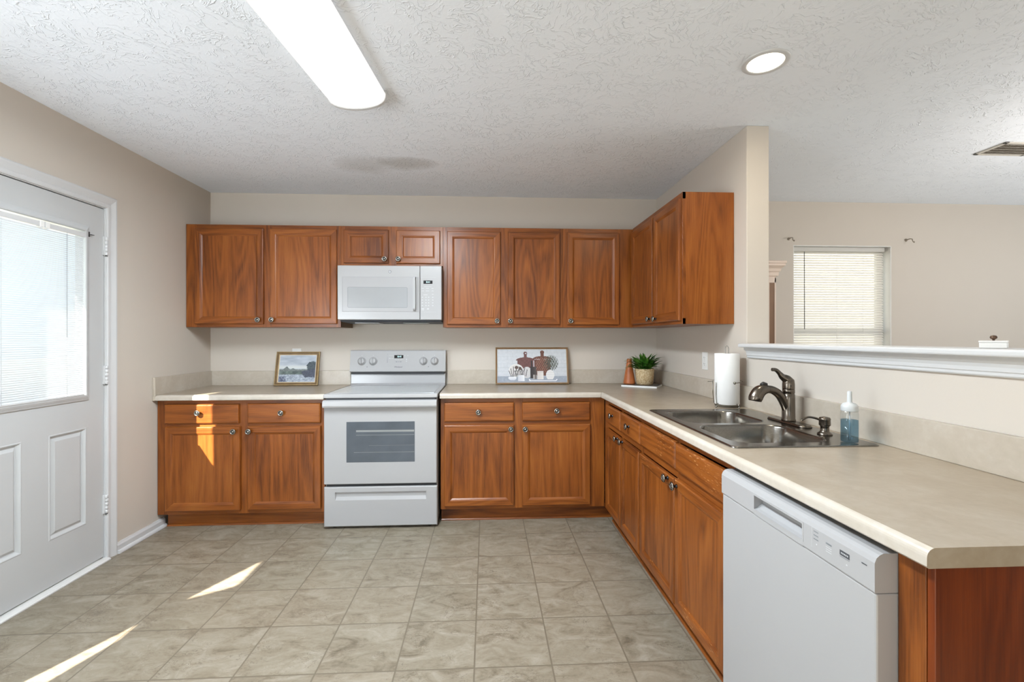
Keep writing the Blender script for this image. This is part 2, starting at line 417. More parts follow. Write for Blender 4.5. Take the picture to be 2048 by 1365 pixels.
SY0, SY1, SZ0, SZ1 = -4.45, -3.033, 0.62, 1.655          # side window out of view on the left
wall_holes('wall_back', 'x', 0.0, 0.14, -0.16, XR+0.15, 0, H, [(WX0, WX1, WZ0, WZ1)])
wall_holes('wall_left', 'y', -0.14, 0.0, YR, 0.0, 0, H, [(DY0, DY1, 0, DZ), (SY0, SY1, SZ0, SZ1)])
wall_holes('wall_right', 'y', XR, XR+0.14, YR, 0.0, 0, H, [(-3.0, -0.9, 0.6, 1.95)])  # unseen opening added to go with the living room fill lamp
wall_holes('wall_rear', 'x', YR-0.14, YR, -0.16, XR+0.15, 0, H, [(0.4, 2.8, 0.02, 2.1)])
PE = -1.364
mb = MB(); mb.box(W, W+T, PE, 0.0, 0, H, 'wall_paint', 0.004); struct(mb.build('wall_partition'))
mb = MB(); mb.box(W, W+T, -3.30, PE, 0, 1.243, 'wall_paint'); struct(mb.build('wall_half'))
# ledge cap and moulded apron over the half wall
mb = MB()
capx0, capx1 = W-0.056, W+T+0.056
mb.box(capx0, capx1, -3.36, PE-0.004, 1.243, 1.2645, 'trim_white', 0.007, 3)
prof = [(0.0, 1.186), (0.010, 1.186), (0.013, 1.190), (0.013, 1.198), (0.016, 1.201), (0.017, 1.213), (0.021, 1.223), (0.029, 1.230), (0.031, 1.234), (0.033, 1.2435), (0.0, 1.2435)]
mb.prism([(W-p, z) for p, z in prof], -3.34, PE-0.022, 'trim_white')
mb.prism([(W+T+p, z) for p, z in prof], -3.34, PE-0.022, 'trim_white')
struct(mb.build('trim_1'), 'white moulded ledge capping the half wall')

# baseboards
def base_prof(h=0.062): return [(0, 0), (0.029, 0), (0.028, 0.008), (0.023, 0.016), (0.015, 0.019), (0.015, h-0.016), (0.012, h-0.010), (0.009, h-0.006), (0.007, h), (0, h)]
mb = MB(); mb.prism([(p, z) for p, z in base_prof()], -0.957, -0.545, 'trim_white'); struct(mb.build('baseboard_left'))
mb = MB()
for a, b in ((W+T, XR),):
    mb.loops([[(a, -p, z) for p, z in base_prof(0.09)], [(b, -p, z) for p, z in base_prof(0.09)]], 'trim_white', smooth=False)
struct(mb.build('baseboard_back'))

# ------------------------------------------------------------------ entry door in the left wall
DX = -0.004                                             # room side face of the slab
def rect(y0, y1, z0, z1, x): return [(x, y0, z0), (x, y1, z0), (x, y1, z1), (x, y0, z1)]
slab_y0, slab_y1, slab_z0, slab_z1 = DY0+0.004, DY1-0.004, 0.022, DZ-0.006
gy0, gy1, gz0, gz1 = -1.812, -1.166, 0.978, 1.893       # glass
pan = [(-1.372, -1.150, 0.257, 0.797), (-1.735, -1.508, 0.257, 0.797)]
mb = MB()
holes = [(gy0, gy1, gz0, gz1)] + pan
ys = sorted({slab_y0, slab_y1, *[h[0] for h in holes], *[h[1] for h in holes]}); zs = sorted({slab_z0, slab_z1, *[h[2] for h in holes], *[h[3] for h in holes]})
for i in range(len(ys)-1):
    for j in range(len(zs)-1):
        cy, cz = (ys[i]+ys[i+1])/2, (zs[j]+zs[j+1])/2
        inh = [k for k, h in enumerate(holes) if h[0] < cy < h[1] and h[2] < cz < h[3]]
        if not inh: mb.face(rect(ys[i], ys[i+1], zs[j], zs[j+1], DX), 'door_white')
        if 0 not in inh: mb.face(rect(ys[i], ys[i+1], zs[j], zs[j+1], DX-0.045), 'door_white')
mb.loops([rect(slab_y0, slab_y1, slab_z0, slab_z1, DX-0.045), rect(slab_y0, slab_y1, slab_z0, slab_z1, DX)], 'door_white', smooth=False)
mb.loops([rect(gy0, gy1, gz0, gz1, DX-0.045), rect(gy0, gy1, gz0, gz1, DX)], 'door_white', smooth=False)
for (a, b, c, d) in pan:
    R = [rect(a+o, b-o, c+o, d-o, DX+x) for o, x in ((0, 0), (0.004, 0.002), (0.008, 0.001), (0.018, -0.011), (0.022, -0.012), (0.036, -0.003), (0.038, -0.002))]
    mb.loops(R, 'door_white', smooth=False, cap1=True)
bmesh.ops.remove_doubles(mb.bm, verts=mb.bm.verts[:], dist=1e-5)
door = struct(mb.build('door_1'), 'white panelled entry door with blind over its glass')
mb = MB()                                               # raised frame about the glass
R = [rect(gy0-o, gy1+o, gz0-o, gz1+o, DX+x) for o, x in ((0.030, 0.0), (0.028, 0.006), (0.020, 0.009), (0.012, 0.013), (0.004, 0.016), (-0.003, 0.016), (-0.006, 0.011), (-0.006, -0.03))]
mb.loops(R, 'door_white', smooth=False); mb.build('glass_frame', door)
mb = MB(); mb.box(DX-0.026, DX-0.022, gy0, gy1, gz0, gz1, 'window_glass'); mb.build('glass_pane', door)
for k, zc in enumerate((1.832, 1.080, 0.326)):
    mb = MB(); yh = DY1+0.001
    for q in range(5):
        z0 = zc-0.054+q*0.0216; mb.lathe([(0.0055, z0), (0.0078, z0+0.001), (0.0078, z0+0.0205), (0.0055, z0+0.0214)], 'trim_white', 14, (0.0085, yh, 0))
    mb.box(DX, 0.006, yh-0.014, yh+0.014, zc-0.054, zc+0.054, 'trim_white', 0.001)
    mb.lathe([(0.006, zc-0.058), (0.006, zc-0.054)], 'pewter', 12, (0.0085, yh, 0))
    mb.build('hinge', door)
mb = MB(); mb.box(DX, DX+0.010, -1.1475, -1.1365, 1.862, 1.892, 'dark_rubber', 0.003); mb.box(DX+0.008, DX+0.02, -1.138, -1.120, 1.874, 1.877, 'pewter'); mb.build('latch_clip', door)
# casing
mb = MB(); cw, ct = 0.070, 0.018
cp = [(0.0, 0.0), (0.0, 0.010), (0.006, 0.013), (0.020, 0.013), (0.024, 0.010), (0.040, 0.014), (0.056, 0.018), (0.064, 0.018), (0.070, 0.013), (0.070, 0.0)]
yo, zo = DY1+0.003, DZ+0.003; yl = DY0-0.003
path = [((yo, 0.0), (1, 0)), ((yo, zo), (1, 1)), ((yl, zo), (-1, 1)), ((yl, 0.0), (-1, 0))]
mb.loops([[(d, y+sy*o, z+sz*o) for o, d in cp] for (y, z), (sy, sz) in path], 'trim_white', smooth=False)
struct(mb.build('trim_2'), 'white moulded casing around the entry door')
mb = MB()                                               # jamb and stop lining the opening
for (a, b, c, d) in ((DY1-0.001, DY1+0.004, 0, DZ+0.004), (DY0-0.004, DY0+0.001, 0, DZ+0.004), (DY0-0.004, DY1+0.004, DZ-0.001, DZ+0.004)):
    mb.box(-0.139, 0.001, a, b, c, d, 'trim_white')
for (a, b, c, d) in ((DY1-0.022, DY1, 0.02, DZ), (DY0, DY0+0.022, 0.02, DZ), (DY0, DY1, DZ-0.022, DZ)):
    mb.box(-0.075, -0.051, a, b, c, d, 'trim_white')
struct(mb.build('trim_3'), 'white jamb lining the entry door opening')
mb = MB(); mb.prism([(-0.14, 0.0), (0.031, 0.0), (0.031, 0.006), (0.024, 0.011), (0.006, 0.014), (-0.14, 0.018)], DY0-0.06, DY1+0.005, 'sill_white')
struct(mb.build('trim_4'), 'white threshold under the entry door')

# ------------------------------------------------------------------ blinds
def slat_strip(mb, a0, a1, z, c, w, tilt, m, along='y', inner=1):
    """one curved slat: runs from a0 to a1 at height z; c is its centre across; inner edge is low"""
    seg = 3; pts = []
    for k in range(seg+1):
        q = (k/seg-0.5)*w; sag = 0.045*w*(1-(2*k/seg-1)**2)
        pts.append((c+inner*(q*math.cos(tilt)+sag*math.sin(tilt)), z-q*math.sin(tilt)+sag*math.cos(tilt)))
    if along == 'y': mb.loops([[(x, a0, zz) for x, zz in pts], [(x, a1, zz) for x, zz in pts]], m, closed=False)
    else: mb.loops([[(a0, x, zz) for x, zz in pts], [(a1, x, zz) for x, zz in pts]], m, closed=False)
bl = thing('mini_blind', 'white narrow-slat mini blind covering the glass of the entry door', 'blind', (0.008, 0, 0.98))
by0, by1 = gy0+0.006, gy1-0.018
def LZ(z): return z-0.98
mb = MB(); mb.box(-0.010, 0.010, gy0+0.004, gy1-0.012, LZ(1.852), LZ(1.876), 'trim_white', 0.002); mb.build('head_rail', bl)
mb = MB()
for y in (-1.43, -1.40): mb.box(-0.009, 0.013, y-0.010, y+0.010, LZ(1.848), LZ(1.880), 'plastic_white', 0.001)
mb.build('hold_bracket', bl)
mb = MB(); n = 82
for k in range(n): slat_strip(mb, by0, by1, LZ(1.842)-k*0.01045, 0.0, 0.0116, math.radians(56.5), 'slat_white')
mb.build('slats', bl, fix=False)
mb = MB(); mb.box(-0.007, 0.007, by0, by1, LZ(0.980), LZ(0.990), 'trim_white', 0.002); mb.build('bottom_rail', bl)
mb = MB()
for y in (-1.29, -1.62):
    for x in (-0.0075, 0.0075): mb.tube([(x, y, LZ(0.985)), (x, y, LZ(1.855))], 0.0005, 'ink_light', 5)
mb.build('ladder_cord', bl)
mb = MB(); mb.tube([(0.012, -1.295, LZ(1.30)), (0.012, -1.295, LZ(1.852))], 0.0009, 'ink_grey', 6); mb.build('lift_cord', bl)

# living room window and its blind
mb = MB()
for x0, x1, z0, z1 in ((WX0, WX0+0.045, WZ0, WZ1), (WX1-0.045, WX1, WZ0, WZ1), (WX0, WX1, WZ1-0.045, WZ1), (WX0, WX1, WZ0, WZ0+0.045), (WX0, WX1, 1.325, 1.372)):
    mb.box(x0, x1, 0.098, 0.130, z0, z1, 'trim_white', 0.003)
win = struct(mb.build('window_1'), 'living room window behind a white blind')
mb = MB(); mb.box(WX0+0.04, WX1-0.04, 0.112, 0.116, WZ0+0.04, WZ1-0.04, 'window_glass'); mb.build('glass_pane', win)
mb = MB()
for q in ((WX0, WX0+0.006, 0.0, 0.10, WZ0, WZ1), (WX1-0.006, WX1, 0.0, 0.10, WZ0, WZ1), (WX0, WX1, 0.0, 0.10, WZ1-0.006, WZ1), (WX0-0.02, WX1+0.02, -0.03, 0.10, WZ0-0.02, WZ0)):
    mb.box(*q, 'plastic_white', 0.001)
mb.build('window_reveal', win)
b2 = thing('mini_blind', 'cream slatted blind hanging in the living room window beyond the ledge', 'blind', (WX0, 0.052, WZ0))
bx1 = WX1-WX0-0.030
mb = MB(); mb.box(0.008, bx1, -0.020, 0.022, WZ1-WZ0-0.045, WZ1-WZ0-0.008, 'slat_cream', 0.003); mb.build('head_rail', b2)
mb = MB()
for k in range(52): slat_strip(mb, 0.010, bx1-0.002, WZ1-WZ0-0.060-k*0.0212, 0.0, 0.0262, math.radians(48), 'slat_cream', 'x', -1)
mb.build('slats', b2, fix=False)
mb = MB(); mb.box(0.010, bx1-0.002, -0.013, 0.013, 0.008, 0.026, 'slat_cream', 0.003); mb.build('bottom_rail', b2)
mb = MB(); mb.tube([(0.117, -0.026, WZ1-WZ0-0.05), (0.117, -0.028, 1.37-WZ0)], 0.0035, 'ink_grey', 8); mb.build('tilt_wand', b2)
mb = MB()
for x in (0.42, 0.66):
    mb.tube([(x, -0.0135, 0.02), (x, -0.0135, WZ1-WZ0-0.045)], 0.0008, 'paper_white', 5)
mb.build('ladder_cord', b2)
# curtain rod brackets
for x0, s, lb in ((4.815, 1, 'small bare metal curtain bracket left of the living room window'), (5.875, 1, 'small bare metal curtain bracket right of the living room window')):
    o = thing('curtain_bracket', lb, 'bracket', (x0, 0, 2.135), 0, 'curtain brackets over the window')
    mb = MB(); mb.lathe([(0.013, 0), (0.013, 0.004), (0.009, 0.006)], 'bracket_metal', 16, (0.012, 0, 0.014), 'y'); mb.build('wall_plate', o)
    mb = MB(); p = bez([(0.012, -0.004, 0.014), (0.010, -0.040, 0.016), (-0.004, -0.075, 0.006), (-0.012, -0.088, -0.012), (-0.004, -0.094, -0.026), (0.004, -0.086, -0.016)], 6)
    mb.tube(p, 0.0038, 'bracket_metal', 8); mb.build('hook_arm', o)

# ------------------------------------------------------------------ side window (out of view) and an added sheet that trims the sun
mb = MB()
for y0, y1, z0, z1 in ((SY0, SY0+0.03, SZ0, SZ1), (SY0, SY1, SZ1-0.03, SZ1), (SY0, SY1, SZ0, SZ0+0.03), (SY0, SY1, 1.090, 1.163)):
    mb.box(-0.05, -0.02, y0, y1, z0, z1, 'trim_white')
w2 = struct(mb.build('window_2'), 'side window on the left wall')
mb = MB(); mb.prism([(-2.972, 1.105), (-3.105, 0.985), (-3.180, 0.864), (-3.37, 0.55), (-4.6, 0.50), (-4.6, 2.2), (-3.91, 2.2), (-3.224, 1.374)], 0.018, 0.024, 'sun_mask_sheet', 'x')
struct(mb.build('sun_mask'), 'unseen sheet added to shape the sun through the side window')

# ------------------------------------------------------------------ cabinets
def front_door(name, parent, x0, x1, z0, z1, y, sw=0.044, th=0.019, lvl='oak_level', up='oak_upright'):
    """frame and recessed panel door; y is the front plane (facing -Y)"""
    mb = MB()
    def R(o, yy): return [(x0+o, yy, z0+o), (x1-o, yy, z0+o), (x1-o, yy, z1-o), (x0+o, yy, z1-o)]
    L = [R(0, y+th), R(0, y+0.006), R(0.0018, y+0.002), R(0.005, y), R(sw-0.004, y), R(sw, y+0.0022), R(sw+0.003, y+0.0026), R(sw+0.011, y+0.0085), R(sw+0.012, y+0.0085)]
    vr = [[mb.bm.verts.new(p) for p in r] for r in L]
    for i in range(len(L)-1):
        for j in range(4):
            f = mb.bm.faces.new((vr[i][j], vr[i][(j+1) % 4], vr[i+1][(j+1) % 4], vr[i+1][j])); f.material_index = mb.mi(lvl if j in (0, 2) else up)
    f = mb.bm.faces.new(vr[-1]); f.material_index = mb.mi(up)
    f = mb.bm.faces.new(vr[0][::-1]); f.material_index = mb.mi(up)
    return mb.build(name, parent)
def front_slab(name, parent, x0, x1, z0, z1, y, th=0.019, m='oak_level'):
    mb = MB()
    def R(o, yy): return [(x0+o, yy, z0+o), (x1-o, yy, z0+o), (x1-o, yy, z1-o), (x0+o, yy, z1-o)]
    mb.loops([R(0, y+th), R(0, y+0.008), R(0.002, y+0.004), R(0.006, y+0.001), R(0.010, y)], m, smooth=False, cap0=True, cap1=True)
    return mb.build(name, parent)
def knob(parent, x, z, y):
    mb = MB(); K = 1.18
    mb.lathe([(r*K, h) for r, h in [(0.0075, 0.0), (0.0075, 0.002), (0.0052, 0.004), (0.0052, 0.014), (0.010, 0.017), (0.0155, 0.0195), (0.0165, 0.0225), (0.0155, 0.0255), (0.0125, 0.0268), (0.0105, 0.0255), (0.0100, 0.0240), (0.0060, 0.0240), (0.0050, 0.0262), (0.0022, 0.0270)]],
             'pewter', 24, (x, y, z), 'y', mats=['pewter']*6+['pewter_light']*3+['pewter']*2+['pewter_light']*3)
    for k in range(8):
        a = 2*math.pi*k/8; mb.lathe([(0.0020, 0.0240), (0.0014, 0.0256), (0.0004, 0.0260)], 'pewter_light', 8, (x+0.0078*K*math.cos(a), y, z+0.0078*K*math.sin(a)), 'y')
    return mb.build('knob', parent)
def frame_face(parent, x0, x1, z0, z1, y, openings, stiles, rails, name='face_frame'):
    mb = MB()
    for a, b in stiles: mb.box(a, b, y, y+0.019, z0, z1, 'oak_upright', 0.0008, 1)
    for a, b, c, d in rails: mb.box(a, b, y+0.0002, y+0.019, c, d, 'oak_level', 0.0008, 1)
    return mb.build(name, parent)
def carcass(parent, x0, x1, y0, y1, z0, z1, m='oak_upright', top=True, right=None, left=None):
    mb = MB(); t = 0.012
    mb.box(x0, x0+t, y0, y1, z0, z1, left or m); mb.box(x1-t, x1, y0, y1, z0, z1, right or m)
    mb.box(x0+t, x1-t, y0, y1, z0, z0+t, 'oak_level'); mb.box(x0+t, x1-t, y1-t, y1, z0+t, z1-(t if top else 0), m)
    if top: mb.box(x0+t, x1-t, y0, y1, z1-t, z1, 'oak_level')
    return mb.build('carcass', parent)

UG = 'wall-hung oak cabinets'; BG = 'oak base cabinets'
UB, UT = 1.376, 2.140; UY = -0.307; UD = -0.326
def upper(label, x0, x1, doors, knobs, z0=UB, loc=(0, 0, 0), rotz=0.0, stiles=None, right=None):
    o = thing('wall_cabinet', label, 'cabinet', loc, rotz, UG)
    carcass(o, x0, x1, UY+0.018, -0.002, z0, UT, right=right)
    st = stiles or [(x0, doors[0][0]+0.008)] + [(doors[i][1]-0.008, doors[i+1][0]+0.008) for i in range(len(doors)-1)] + [(doors[-1][1]-0.008, x1)]
    frame_face(o, x0, x1, z0, UT, UY, None, st, [(x0, x1, z0, z0+0.034), (x0, x1, UT-0.040, UT)])
    for (a, b, c, d), (kx, kz) in zip(doors, knobs):
        dd = front_door('door', o, a, b, c, d, UD); knob(dd, kx, kz, UD)
    return o
upper('wide double-door oak wall cabinet in the left corner, left of the microwave', 0.004, 1.1305, [(0.072, 0.567, 1.399, 2.109), (0.614, 1.104, 1.401, 2.110)], [(0.535, 1.430), (0.635, 1.431)], right='cabinet_side')
upper('short double-door oak wall cabinet directly above the white microwave', 1.1315, 1.8935, [(1.155, 1.488, 1.859, 2.110), (1.545, 1.873, 1.858, 2.109)], [(1.461, 1.888), (1.563, 1.889)], z0=1.842)
upper('double-door oak wall cabinet just right of the microwave', 1.8945, 2.8125, [(1.926, 2.332, 1.396, 2.106), (2.389, 2.790, 1.397, 2.108)], [(2.306, 1.424), (2.407, 1.424)])
upper('single-door oak wall cabinet in the right corner', 2.8135, W-0.003, [(2.846, 3.252, 1.397, 2.107)], [(2.869, 1.425)], stiles=[(2.8135, 2.854), (3.244, 3.354)])
# right hand run: local x runs towards the camera, fronts face -X
o = upper('double-door oak wall cabinet on the right wall with its broad side panel showing', 0.330, 1.2345, [(0.345, 0.787, 1.396, 2.106), (0.815, 1.224, 1.396, 2.106)], [(0.752, 1.424), (0.866, 1.420)], loc=(W, 0, 0), rotz=-math.pi/2)

BF, BD_ = -0.605, -0.625; BZ0, BZ1 = 0.098, 0.8735
def base(label, x0, x1, drawers, doors, dk, kk, loc=(0, 0, 0), rotz=0.0, depth=0.60, toe=0.545, tx0=None, tx1=None, bf=BF, bd=BD_, stiles=None, names=None, wm=None, fx0=None):
    o = thing('base_cabinet', label, 'cabinet', loc, rotz, BG)
    carcass(o, x0 if fx0 is None else fx0, x1, bf+0.018, bf+0.018+depth-0.03, BZ0, BZ1, top=False)
    st = stiles or [(x0, drawers[0][0]+0.008)] + [(drawers[i][1]-0.008, drawers[i+1][0]+0.008) for i in range(len(drawers)-1)] + [(drawers[-1][1]-0.008, x1)]
    frame_face(o, x0, x1, BZ0, BZ1, bf, None, st, [(x0, x1, BZ0, BZ0+0.032), (x0, x1, BZ1-0.030, BZ1), (x0, x1, 0.682, 0.722)])
    for i, (a, b, c, d) in enumerate(drawers):
        dd = front_slab(names or 'drawer', o, a, b, c, d, bd, m=wm or 'oak_level')
        if dk: knob(dd, dk[i][0], dk[i][1], bd)
    for (a, b, c, d), (kx, kz) in zip(doors, kk):
        dd = front_door('door', o, a, b, c, d, bd, lvl=wm or 'oak_level'); knob(dd, kx, kz, bd)
    mb = MB(); ty = bf+0.06
    mb.box(tx0 if tx0 is not None else x0, tx1 if tx1 is not None else x1, ty, ty+0.015, 0.0, BZ0, 'oak_level')
    q = [(ty, 0.0), (ty-0.012, 0.0), (ty-0.011, 0.006), (ty-0.007, 0.011), (ty, 0.013)]
    mb.loops([[(tx0 if tx0 is not None else x0, a, z) for a, z in q], [(tx1 if tx1 is not None else x1, a, z) for a, z in q]], 'oak_level', smooth=False, cap0=True, cap1=True)
    mb.build('toe_kick', o)
    return o
base('oak base cabinet left of the range, with a patch of sunlight on it', 0.004, 1.114, [(0.058, 0.546, 0.715, 0.846), (0.602, 1.089, 0.713, 0.848)],
     [(0.069-0.008, 0.554, 0.125, 0.693), (0.602, 1.091, 0.124, 0.693)], [(0.286, 0.790), (0.833, 0.786)], [(0.519, 0.663), (0.619, 0.662)], tx0=0.032)
base('oak base cabinet between the range and the right corner', 1.906, 3.062, [(1.932, 2.418, 0.711, 0.843), (2.475, 2.957, 0.711, 0.843)],
     [(1.931, 2.418, 0.122, 0.687), (2.475, 2.957, 0.118, 0.687)], [(2.169, 0.779), (2.716, 0.784)], [(2.395, 0.659), (2.495, 0.658)],
     stiles=[(1.906, 1.940), (2.410, 2.483), (2.949, 3.062)], tx1=3.125)
RF, RD = -(W-3.062), -(W-3.042)
base('narrow-drawer oak base cabinet in the right corner beside the sink cabinet', 0.626, 1.412, [(0.716, 1.038, 0.722, 0.838), (1.056, 1.405, 0.722, 0.840)],
     [(0.722, 1.040, 0.124, 0.678), (1.060, 1.390, 0.126, 0.680)], [(0.890, 0.788), (1.234, 0.785)], [(1.000, 0.664), (1.107, 0.668)],
     loc=(W, 0, 0), rotz=-math.pi/2, bf=RF, bd=RD, stiles=[(0.626, 0.724), (1.030, 1.066), (1.385, 1.412)], fx0=0.626)
base('worn oak sink base cabinet beside the dishwasher, under the steel sink', 1.413, 2.3275, [(1.422, 1.868, 0.724, 0.842), (1.877, 2.298, 0.720, 0.838)],
     [(1.410, 1.861, 0.128, 0.678), (1.872, 2.290, 0.126, 0.684)], None, [(1.802, 0.664), (1.897, 0.657)],
     loc=(W, 0, 0), rotz=-math.pi/2, bf=RF, bd=RD, names='false_drawer_front', wm='oak_worn_level')
# end panel of the peninsula
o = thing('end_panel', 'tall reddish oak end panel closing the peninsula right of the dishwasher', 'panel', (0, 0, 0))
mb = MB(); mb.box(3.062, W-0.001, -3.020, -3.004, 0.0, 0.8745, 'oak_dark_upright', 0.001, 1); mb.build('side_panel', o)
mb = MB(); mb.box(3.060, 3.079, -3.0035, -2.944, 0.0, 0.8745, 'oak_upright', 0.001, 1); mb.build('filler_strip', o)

# ------------------------------------------------------------------ countertops
CT, CB = 0.9131, 0.8753; CF = -0.649; CX = W-0.6376
nose = [(0.004, CB), (0.0, CB+0.004)] + [(0.018-0.018*math.cos(a), CT-0.018+0.018*math.sin(a)) for a in [math.radians(k) for k in range(0, 91, 15)]]
def slab_left(name, x0, x1, label):
    o = thing(name, label, 'countertop', (0, 0, 0), 0, 'laminate countertops')
    mb = MB(); pr = nose + [(0.647, CT), (0.647, CB)]
    for m_, q_ in (('laminate_edge_lit', pr[:8]), ('laminate', pr[7:]+pr[:1])): mb.loops([[(x, CF+d, z) for d, z in q_] for x in (x0, x1)], m_, closed=False, smooth=False)
    for x in (x0, x1): mb.face([(x, CF+d, z) for d, z in pr], 'laminate')
    mb.build('worktop', o); return o
o = slab_left('countertop', 0.0015, 1.1195, 'short beige laminate countertop left of the range')
mb = MB(); mb.box(0.020, 1.1195, -0.020, -0.001, CT, 1.0297, 'laminate_splash_lit', 0.002); mb.build('backsplash', o)
mb = MB(); mb.box(0.001, 0.0195, CF-0.002, -0.001, CB, 1.0305, 'laminate_splash_lit', 0.002); mb.build('backsplash', o)
o = thing('countertop', 'long L-shaped beige laminate countertop running from range to peninsula end', 'countertop', (0, 0, 0), 0, 'laminate countertops')
YE = -3.040
hx0, hx1, hy0, hy1 = 3.098, 3.596, -2.272, -1.468            # sink cut-out
mb = MB()
gap = 0.0006
pr = nose
D = 0.649
def R1(x, s=0): return [(x, CF+d, z) for d, z in pr] + [(x, -0.002, CT)]
corner = [(CX+d*0.6376/D, CF+d, z) for d, z in pr] + [(W-0.002, -0.002, CT)]
c1 = [(x-gap, y, z) for x, y, z in corner]; c2 = [(x+gap, y-gap, z) for x, y, z in corner]
mb.loops([R1(1.9035)[:8], c1[:8]], 'laminate_edge_lit', closed=False, smooth=False); mb.loops([R1(1.9035)[7:], c1[7:]], 'laminate', closed=False, smooth=False)
mb.face([p for p in R1(1.9035)] + [(1.9035, -0.002, CB)], 'laminate')
nose2 = [(CX+d, z) for d, z in pr]
mb.loops([c2[:-1][:8], [(CX+d, YE, z) for d, z in pr][:8]], 'laminate_edge_lit', closed=False, smooth=False); mb.loops([c2[:-1][7:], [(CX+d, YE, z) for d, z in pr][7:]], 'laminate', closed=False, smooth=False)
xn = CX+0.018
mb.face([(CX+0.018*0.6376/D+gap, CF+0.018-gap, CT), (W-0.002+gap, -0.002-gap, CT), (W-0.002, hy1, CT), (xn, hy1, CT)], 'laminate')
mb.face([(xn, hy1, CT), (hx0, hy1, CT), (hx0, hy0, CT), (xn, hy0, CT)], 'laminate')
mb.face([(hx1, hy1, CT), (W-0.002, hy1, CT), (W-0.002, hy0, CT), (hx1, hy0, CT)], 'laminate')
mb.face([(xn, hy0, CT), (W-0.002, hy0, CT), (W-0.002, YE, CT), (xn, YE, CT)], 'laminate')
mb.face([(CX+d, YE, z) for d, z in pr] + [(W-0.002, YE, CT), (W-0.002, YE, CB)], 'laminate')
mb.loops([[(hx0, hy0, z), (hx1, hy0, z), (hx1, hy1, z), (hx0, hy1, z)] for z in (CB, CT)], 'laminate', smooth=False)
mb.face([(1.9035, CF+0.004, CB), (CX+0.004, CF+0.004, CB), (CX+0.004, -0.61, CB), (1.9035, -0.61, CB)], 'laminate')
mb.face([(CX+0.004, CF, CB), (3.10, CF, CB), (3.10, YE, CB), (CX+0.004, YE, CB)], 'laminate')
mb.face([(3.10, -2.95, CB), (W-0.002, -2.95, CB), (W-0.002, YE, CB), (3.10, YE, CB)], 'laminate')
mb.build('worktop', o)
mb = MB(); mb.box(1.9035, W-0.021, -0.020, -0.001, CT+0.0002, 1.0297, 'laminate_splash_lit', 0.002); mb.build('backsplash', o)
mb = MB(); mb.box(W-0.020, W-0.001, YE, -0.001, CT+0.0002, 1.0297, 'laminate_splash_lit', 0.002); mb.build('backsplash', o)

# ------------------------------------------------------------------ range
rg = thing('range', 'white freestanding electric range with glass cooktop between the base cabinets', 'stove', (1.129, 0, 0))
RW = 0.764
mb = MB(); mb.box(0.004, RW-0.004, -0.640, -0.03, 0.035, 0.884, 'appliance_white', 0.002)
mb.box(0.012, RW-0.012, -0.652, -0.63, 0.03, 0.87, 'black_gap'); mb.build('body', rg)
mb = MB()
mb.box(0.0, RW, -0.684, -0.055, 0.888, 0.9165, 'appliance_white', 0.007, 3); mb.box(0.018, RW-0.018, -0.678, -0.10, 0.874, 0.890, 'black_gap'); ct = mb.build('cooktop', rg)
mb = MB(); mb.box(0.030, RW-0.030, -0.640, -0.110, 0.9160, 0.9184, 'cooktop_glass', 0.001); gl = mb.build('glass_surface', ct)
for x, y, r in ((0.20, -0.50, 0.092), (0.56, -0.49, 0.10), (0.20, -0.24, 0.078), (0.56, -0.24, 0.088)):
    mb = MB(); mb.lathe([(r-0.0015, 0.9185), (r-0.001, 0.9188), (r+0.001, 0.9188), (r+0.0015, 0.9185)], 'cooktop_ring', 48, (x, y, 0), cap0=False, cap1=False); mb.build('burner_ring', ct)
mb = MB(); mb.box(0.64, 0.70, -0.605, -0.585, 0.9185, 0.9187, 'cooktop_ring'); mb.build('hot_surface_mark', ct)
# backguard
mb = MB()
mb.prism([(-0.020, 0.905), (-0.098, 0.905), (-0.094, 0.915), (-0.066, 0.930), (-0.062, 1.004), (-0.020, 1.004)], 0.006, RW-0.004, 'appliance_white', 'x')
mb.box(0.012, RW-0.012, -0.078, -0.022, 1.002, 1.024, 'black_gap')
bgd = mb.build('backguard', rg)
mb = MB(); mb.prism([(-0.020, 1.022), (-0.086, 1.022), (-0.091, 1.026), (-0.066, 1.188), (-0.060, 1.1945), (-0.020, 1.1945)], 0.002, RW, 'appliance_white', 'x'); cpnl = mb.build('control_panel', rg)
def on_panel(z, off=0.0):                     # y of the sloped control face at height z
    return -0.091+(z-1.026)/(1.188-1.026)*0.025-off
TILT = math.atan2(0.025, 0.162)
def pface(mb, x0, x1, z0, z1, m, off=0.0008):
    mb.face([(x0, on_panel(z0, off), z0), (x1, on_panel(z0, off), z0), (x1, on_panel(z1, off), z1), (x0, on_panel(z1, off), z1)], m)
for kx, ang in ((0.095, 0.0), (0.185, 0.0), (0.586, 0.0), (0.675, 0.0)):
    mb = MB(); kz = 1.1075
    mb.lathe([(0.0325, 0.0), (0.0325, 0.003), (0.030, 0.006), (0.026, 0.008), (0.024, 0.024), (0.0215, 0.027), (0.010, 0.0275)], 'appliance_white', 32, (0, 0, 0), 'y')
    mb.box(-0.0055, 0.0055, -0.0365, -0.020, -0.025, 0.025, 'appliance_panel', 0.003)
    mb.box(-0.001, 0.001, -0.0370, -0.0360, 0.006, 0.022, 'ink_grey')
    k = mb.build('control_knob', cpnl, (kx, on_panel(kz), kz)); k.rotation_euler = (TILT*-1, 0, 0)
mb = MB(); pface(mb, 0.352, 0.424, 1.131, 1.156, 'display_black'); disp = mb.build('clock_display', cpnl)
lettering('clock_digits', '8:41', 0.0195, (0.394, on_panel(1.1435, 0.0014), 1.1435), (FRONT[0]-TILT, 0, 0), 'display_digit', disp)
mb = MB()
for q in ((0.296, 0.300, 1.095, 1.162), (0.299, 0.470, 1.1665, 1.1685), (0.2965, 0.302, 1.161, 1.167)): pface(mb, *q, 'ink_grey')
